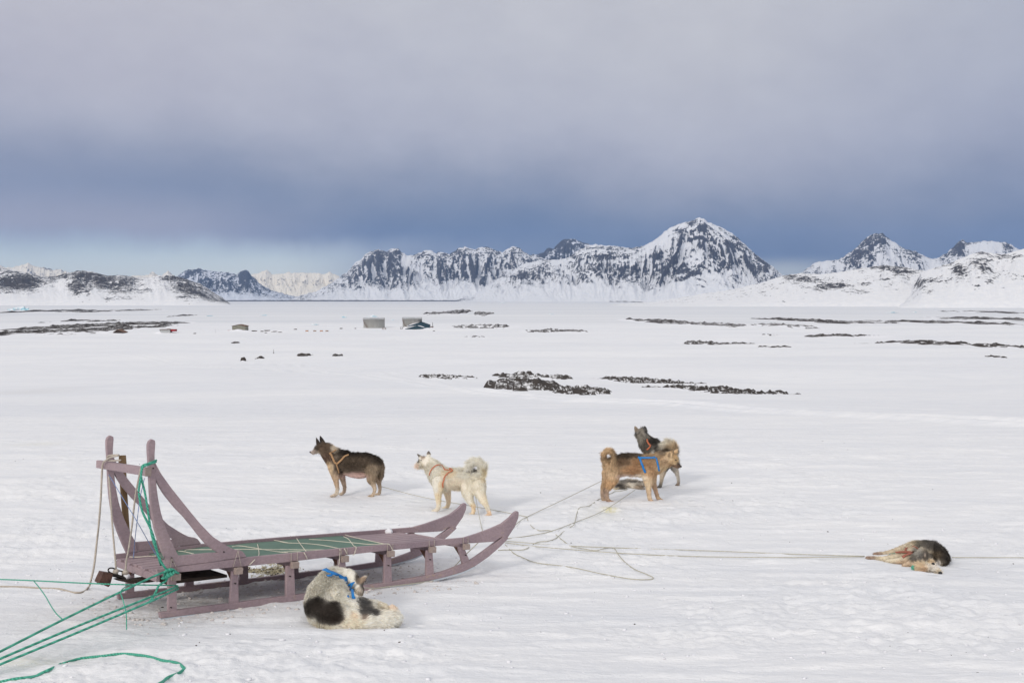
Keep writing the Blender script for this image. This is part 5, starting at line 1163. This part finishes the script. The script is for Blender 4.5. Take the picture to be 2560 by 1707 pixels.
# 3 tan dog
dog('tan brown sled dog with curled tail and blue harness standing in profile, facing right', F4, 13.0, [
    dict(n=[(1510, 792, 17), (1480, 780, 34), (1435, 750, 50), (1385, 675, 84), (1335, 672, 100), (1270, 690, 120), (1180, 735, 142), (1080, 780, 158), (930, 792, 172), (780, 778, 172), (640, 768, 166), (500, 790, 158), (430, 800, 132)], wy=.74, fl=.028),
    dict(n=[(1330, 560, 40), (1230, 590, 56), (1120, 640, 50), (1000, 660, 56), (800, 640, 56), (620, 640, 60), (520, 670, 50)], wy=.9, fl=.036),
    dict(n=[(1000, 880, 118, -.04), (1000, 1000, 72, -.08), (1010, 1100, 48, -.08), (1020, 1200, 37, -.08), (1030, 1270, 34, -.08), (1052, 1318, 34, -.08), (1092, 1332, 24, -.08)], wy=.75, fl=.016, feet=1),
    dict(n=[(1070, 920, 80, .05), (1085, 1040, 50, .08), (1112, 1130, 38, .08), (1135, 1210, 32, .08), (1158, 1280, 32, .08), (1190, 1315, 32, .08), (1225, 1330, 22, .08)], wy=.8, fl=.014, feet=1),
    dict(n=[(450, 860, 136, -.04), (452, 980, 96, -.08), (410, 1080, 58, -.08), (356, 1160, 40, -.08), (352, 1230, 32, -.08), (368, 1300, 32, -.08), (392, 1340, 34, -.08), (438, 1354, 22, -.08)], wy=.7, fl=.02, feet=1),
    dict(n=[(370, 900, 96, .05), (345, 1020, 64, .08), (300, 1120, 42, .08), (288, 1200, 32, .08), (296, 1270, 30, .08), (306, 1310, 30, .08), (338, 1325, 20, .08)], wy=.75, fl=.018, feet=1),
    dict(n=[(350, 740, 44, .02), (316, 680, 38, .02), (306, 610, 36, .01), (345, 548, 34, 0), (410, 540, 36, -.02), (458, 590, 34, -.05), (474, 650, 36, -.07), (455, 720, 38, -.08), (430, 760, 22, -.08)], wy=.8, fl=.04),
    ear(1345, 612, 44, 1338, 545, -.05, .6), ear(1438, 560, 30, 1467, 514, .05)],
    (172, 144, 108), [(640, 600, (160, 56), (66, 56, 48), 3), (820, 600, (100, 44), (86, 74, 62), 2), (630, 710, (90, 60), (112, 86, 62), 1.6), (760, 840, (130, 60), (176, 132, 86), 1.1), (900, 740, (120, 80), (170, 128, 82)), (1060, 860, (90, 120), (182, 142, 96)),
        (700, 950, (160, 34), (206, 180, 164), 1.8), (870, 960, (110, 34), (212, 196, 172), 1.6), (400, 880, (110, 130), (190, 160, 120)), (420, 1060, (90, 90), (186, 146, 96)), (340, 1220, (70, 70), (168, 142, 122), 1.2), (400, 1340, (90, 26), (170, 134, 114), 1.3), (330, 560, (70, 80), (196, 164, 120)),
        (400, 650, (30, 40), (40, 36, 34), 1.0), (450, 640, (50, 90), (172, 142, 102)), (1300, 530, (70, 24), (60, 54, 50), 1.3), (1240, 560, (60, 40), (128, 112, 92)), (1400, 600, (90, 60), (196, 162, 112), 1.3), (1420, 700, (70, 50), (208, 180, 134), 1.3), (1340, 606, (22, 34), (104, 82, 62), 3),
        (1230, 700, (90, 80), (176, 146, 108)), (1500, 770, (30, 50), (92, 74, 66), 1.8), (1440, 790, (50, 20), (150, 118, 92)), (1240, 820, (90, 60), (206, 180, 140), 1.2), (1030, 1050, (80, 90), (206, 180, 142), 1.3), (1040, 1250, (60, 90), (202, 174, 140), 1.3), (1110, 1150, (50, 120), (178, 142, 110), 1.1), (1130, 1330, (120, 24), (176, 138, 116), 1.3), (330, 1170, (24, 40), (120, 96, 80))],
    straps=[('harness', M_blue, 34, [(845, 655), (900, 662), (990, 664), (1060, 662), (1120, 655)]), ('harness', M_blue, 32, [(870, 668), (900, 740), (935, 820), (965, 885)]), ('harness', M_blue, 24, [(1130, 660), (1150, 740), (1162, 800), (1172, 850)])],
    nose=(1518, 788, 18), eyes=[(1436, 686, 12)], seed=11, nblades=42000)
# 6 dog lying at right
F5 = (2140, 1320, .110544)
dog('grey and cream sled dog lying on its side at right with legs stretched left', F5, 9, [
    dict(n=[(1905, 1010, 34), (1860, 985, 52), (1790, 930, 78), (1680, 850, 122), (1560, 760, 148), (1500, 640, 150), (1600, 560, 160), (1750, 500, 172), (1880, 560, 172), (1960, 680, 140), (1960, 760, 90)], fl=.026),
    dict(n=[(1880, 560, 150), (1700, 440, 160), (1480, 420, 140), (1250, 450, 120)], fl=.03),
    dict(n=[(1600, 360, 100), (1350, 390, 112), (1150, 440, 100), (950, 500, 76), (780, 545, 54), (620, 565, 38), (500, 575, 44), (425, 582, 42)], fl=.014),
    dict(n=[(1350, 520, 120), (1200, 580, 120), (1000, 620, 96), (830, 660, 76), (650, 695, 62), (520, 690, 50), (400, 672, 46), (300, 672, 46), (250, 668, 34)], fl=.014),
    dict(n=[(1350, 650, 120), (1150, 720, 100), (950, 740, 72), (780, 740, 50), (660, 740, 30)], fl=.014),
    dict(n=[(1300, 760, 100), (1180, 820, 64), (1080, 835, 40)], fl=.014),
    dict(n=[(1560, 900, 110), (1450, 900, 96), (1380, 860, 90)], fl=.03),
    dict(n=[(1590, 700, 56, .09), (1562, 620, 50, .125), (1548, 560, 34, .14), (1542, 520, 14, .145)], wy=.6, fl=.006), dict(n=[(1380, 720, 56, .03), (1310, 740, 44, .0), (1290, 780, 18, 0)], wy=.6, fl=.01)],
    (190, 174, 148), [(1750, 330, (330, 110), (54, 52, 54), 2), (2050, 600, (130, 220), (44, 42, 44), 2.2), (1800, 470, (200, 60), (70, 66, 64), 1.3), (1850, 590, (140, 80), (112, 96, 76), 1.3), (1450, 380, (90, 60), (110, 106, 100)), (1380, 560, (110, 90), (140, 136, 128), 1.3), (1320, 690, (90, 80), (92, 88, 84), 1.3), (1562, 620, (52, 90), (74, 66, 60), 3.5), (1556, 610, (16, 46), (176, 156, 136), 4), (1470, 640, (50, 90), (84, 80, 78), 2),
        (1640, 640, (80, 60), (66, 62, 60), 1), (1200, 320, (260, 80), (196, 182, 158), 1.4), (900, 520, (250, 80), (196, 178, 150), 1.3), (480, 570, (110, 30), (150, 118, 100), 1.2), (800, 660, (200, 80), (204, 190, 162), 1.3), (300, 670, (110, 60), (150, 122, 104), 1.3), (1150, 800, (200, 70), (186, 158, 126), 1.2),
        (1450, 880, (130, 90), (206, 178, 140), 1.3), (1550, 930, (60, 60), (178, 138, 100), .8), (1690, 800, (90, 60), (196, 166, 124), 1.3), (1760, 900, (90, 70), (204, 196, 188), 1.6), (1850, 790, (50, 60), (206, 202, 200), 1.4), (1660, 840, (60, 40), (214, 204, 190), 1.5), (1700, 985, (120, 10), (70, 58, 54), 1.2), (1750, 1060, (160, 30), (200, 176, 164), 1.2), (1790, 720, (40, 60), (60, 56, 56), 1)],
    straps=[('harness', S_rose, 52, [(890, 580), (1000, 565), (1150, 555), (1290, 560)]), ('harness', S_rose, 60, [(1050, 680), (1130, 640), (1260, 590)]), ('harness', S_rose, 44, [(1270, 440), (1330, 460), (1390, 495)]), ('harness', S_rose, 40, [(1105, 530), (1130, 490), (1140, 450)]),
            ('harness_cord', M_green, 18, [(470, 618), (620, 600), (760, 580), (870, 548)]), ('harness_cord', M_green, 16, [(480, 630), (680, 605), (880, 600)])],
    nose=(1905, 1010, 42), eyes=[(1745, 818, 36)], seed=15, nblades=52000, lying=True, bw=.003, voxel=.0075)
# green ball at its collar
c = hit(2140+1262*.110544, 1320+862*.110544, .026, False)
bm = bmesh.new(); bmesh.ops.create_icosphere(bm, subdivisions=4, radius=.026)
for v in bm.verts: v.co *= 1+.10*math.sin(v.co.x*300+v.co.z*200)
me = bpy.data.meshes.new('rope_ball'); bm.to_mesh(me); bm.free(); o = link('rope_ball', me, M_green, None, True); o.location = c-np.array([0, .05, 0]); tag(o, 'round green rope knot at the throat of the dog lying at right', 'rope knot')
# 7 curled dog in the foreground
F6 = (740, 1400, .133929)
dog('white sled dog with black patches curled up asleep in front of the sled', F6, 6.52, [
    dict(n=[(600, 300, 120), (640, 320, 130)], fl=.028),
    dict(n=[(930, 310, 165), (780, 330, 200), (600, 440, 240), (470, 600, 270), (430, 780, 280), (480, 950, 285), (640, 1060, 280), (850, 1120, 260), (1100, 1140, 240), (1350, 1140, 215), (1600, 1120, 200), (1800, 1085, 170)], fl=.028),
    dict(n=[(700, 560, 225), (760, 740, 250), (900, 860, 240), (1100, 930, 210), (1350, 970, 190)], fl=.028),
    dict(n=[(1000, 720, 130, -.02), (1180, 790, 130, -.02), (1380, 840, 110), (1550, 860, 92), (1640, 870, 72)], fl=.02),
    dict(n=[(1800, 1080, 150), (1830, 990, 110), (1815, 910, 66), (1790, 850, 40), (1830, 890, 40)], fl=.014),
    dict(n=[(980, 310, 150, .0), (1060, 380, 130, .0), (1130, 460, 105, .0), (1190, 540, 82, -.02), (1190, 610, 60, -.06)], fl=.02),
    dict(n=[(1185, 440, 74, -.04), (1245, 350, 52, -.04), (1305, 300, 32, -.04), (1366, 256, 12, -.04)], wy=.5, fl=.007), dict(n=[(1115, 330, 50, .04), (1125, 270, 34, .05), (1120, 235, 12, .05)], wy=.5, fl=.008)],
    (232, 225, 210), [(380, 860, (170, 130), (40, 33, 29), 14), (600, 980, (170, 130), (38, 31, 27), 14), (700, 1090, (110, 80), (42, 34, 29), 12), (640, 840, (90, 60), (44, 37, 33), 8), (1240, 790, (86, 90), (54, 53, 54), 7), (1270, 920, (90, 90), (54, 52, 52), 7), (1410, 975, (90, 44), (54, 52, 52), 7),
        (1220, 1050, (60, 60), (100, 80, 66), 1.4), (1040, 1010, (70, 60), (200, 172, 142), .5), (1000, 1180, (200, 110), (214, 198, 172), .5), (1150, 1350, (300, 60), (186, 164, 134), .8), (830, 1370, (50, 40), (120, 110, 100), 1),
        (1140, 320, (40, 70), (56, 48, 44), 5), (1240, 370, (90, 60), (126, 100, 72), 5), (1345, 265, (50, 30), (60, 50, 44), 3), (1275, 480, (60, 70), (60, 54, 50), 16), (1170, 360, (40, 60), (70, 60, 52), 9), (1210, 580, (80, 70), (140, 128, 112), 7), (1600, 860, (120, 70), (210, 196, 174), 1), (1810, 860, (80, 60), (198, 172, 146), 2), (400, 1250, (240, 70), (212, 200, 176), .8)],
    straps=[('harness', M_blue, 96, [(545, 240), (580, 275), (650, 300), (760, 345), (860, 375)]), ('harness', M_blue, 60, [(560, 365), (680, 345), (800, 350), (900, 365)]), ('harness', M_blue, 56, [(870, 310), (895, 370), (935, 440), (1010, 470), (1140, 470)]), ('harness', M_blue, 50, [(1130, 465), (1085, 540), (1045, 620)]), ('harness', M_blue, 26, [(905, 440), (930, 500), (955, 560)])],
    seed=21, nblades=120000, bw=.003, voxel=.008, k=2.2, mott=.08, lay=.26, strap_off=.032, fl=.030, yfun=lambda y: (1140-y)/820*.62)

# ------------------------------------------------------------------ air
def haze():
    mb = MB(); mb.box((0, 7700, 560), (17200, 0, 0), (0, 9700, 0), (0, 0, 600))
    o = mb.build('haze', None); m = bpy.data.materials.new('haze_air'); m.use_nodes = True; T = NT(m.node_tree); T.n.clear()
    pv = T.new('ShaderNodeVolumePrincipled'); out = T.new('ShaderNodeOutputMaterial'); T.link(pv.outputs[0], out.inputs['Volume'])
    pv.inputs['Color'].default_value = (.34, .56, 1.0, 1); pv.inputs['Density'].default_value = 3.9e-5; pv.inputs['Anisotropy'].default_value = .2
    m.cycles.homogeneous_volume = True
    o.data.materials.append(m); tag(o, kind='stuff', label='thin blue air over the ice and mountains', cat='haze'); return o
haze()
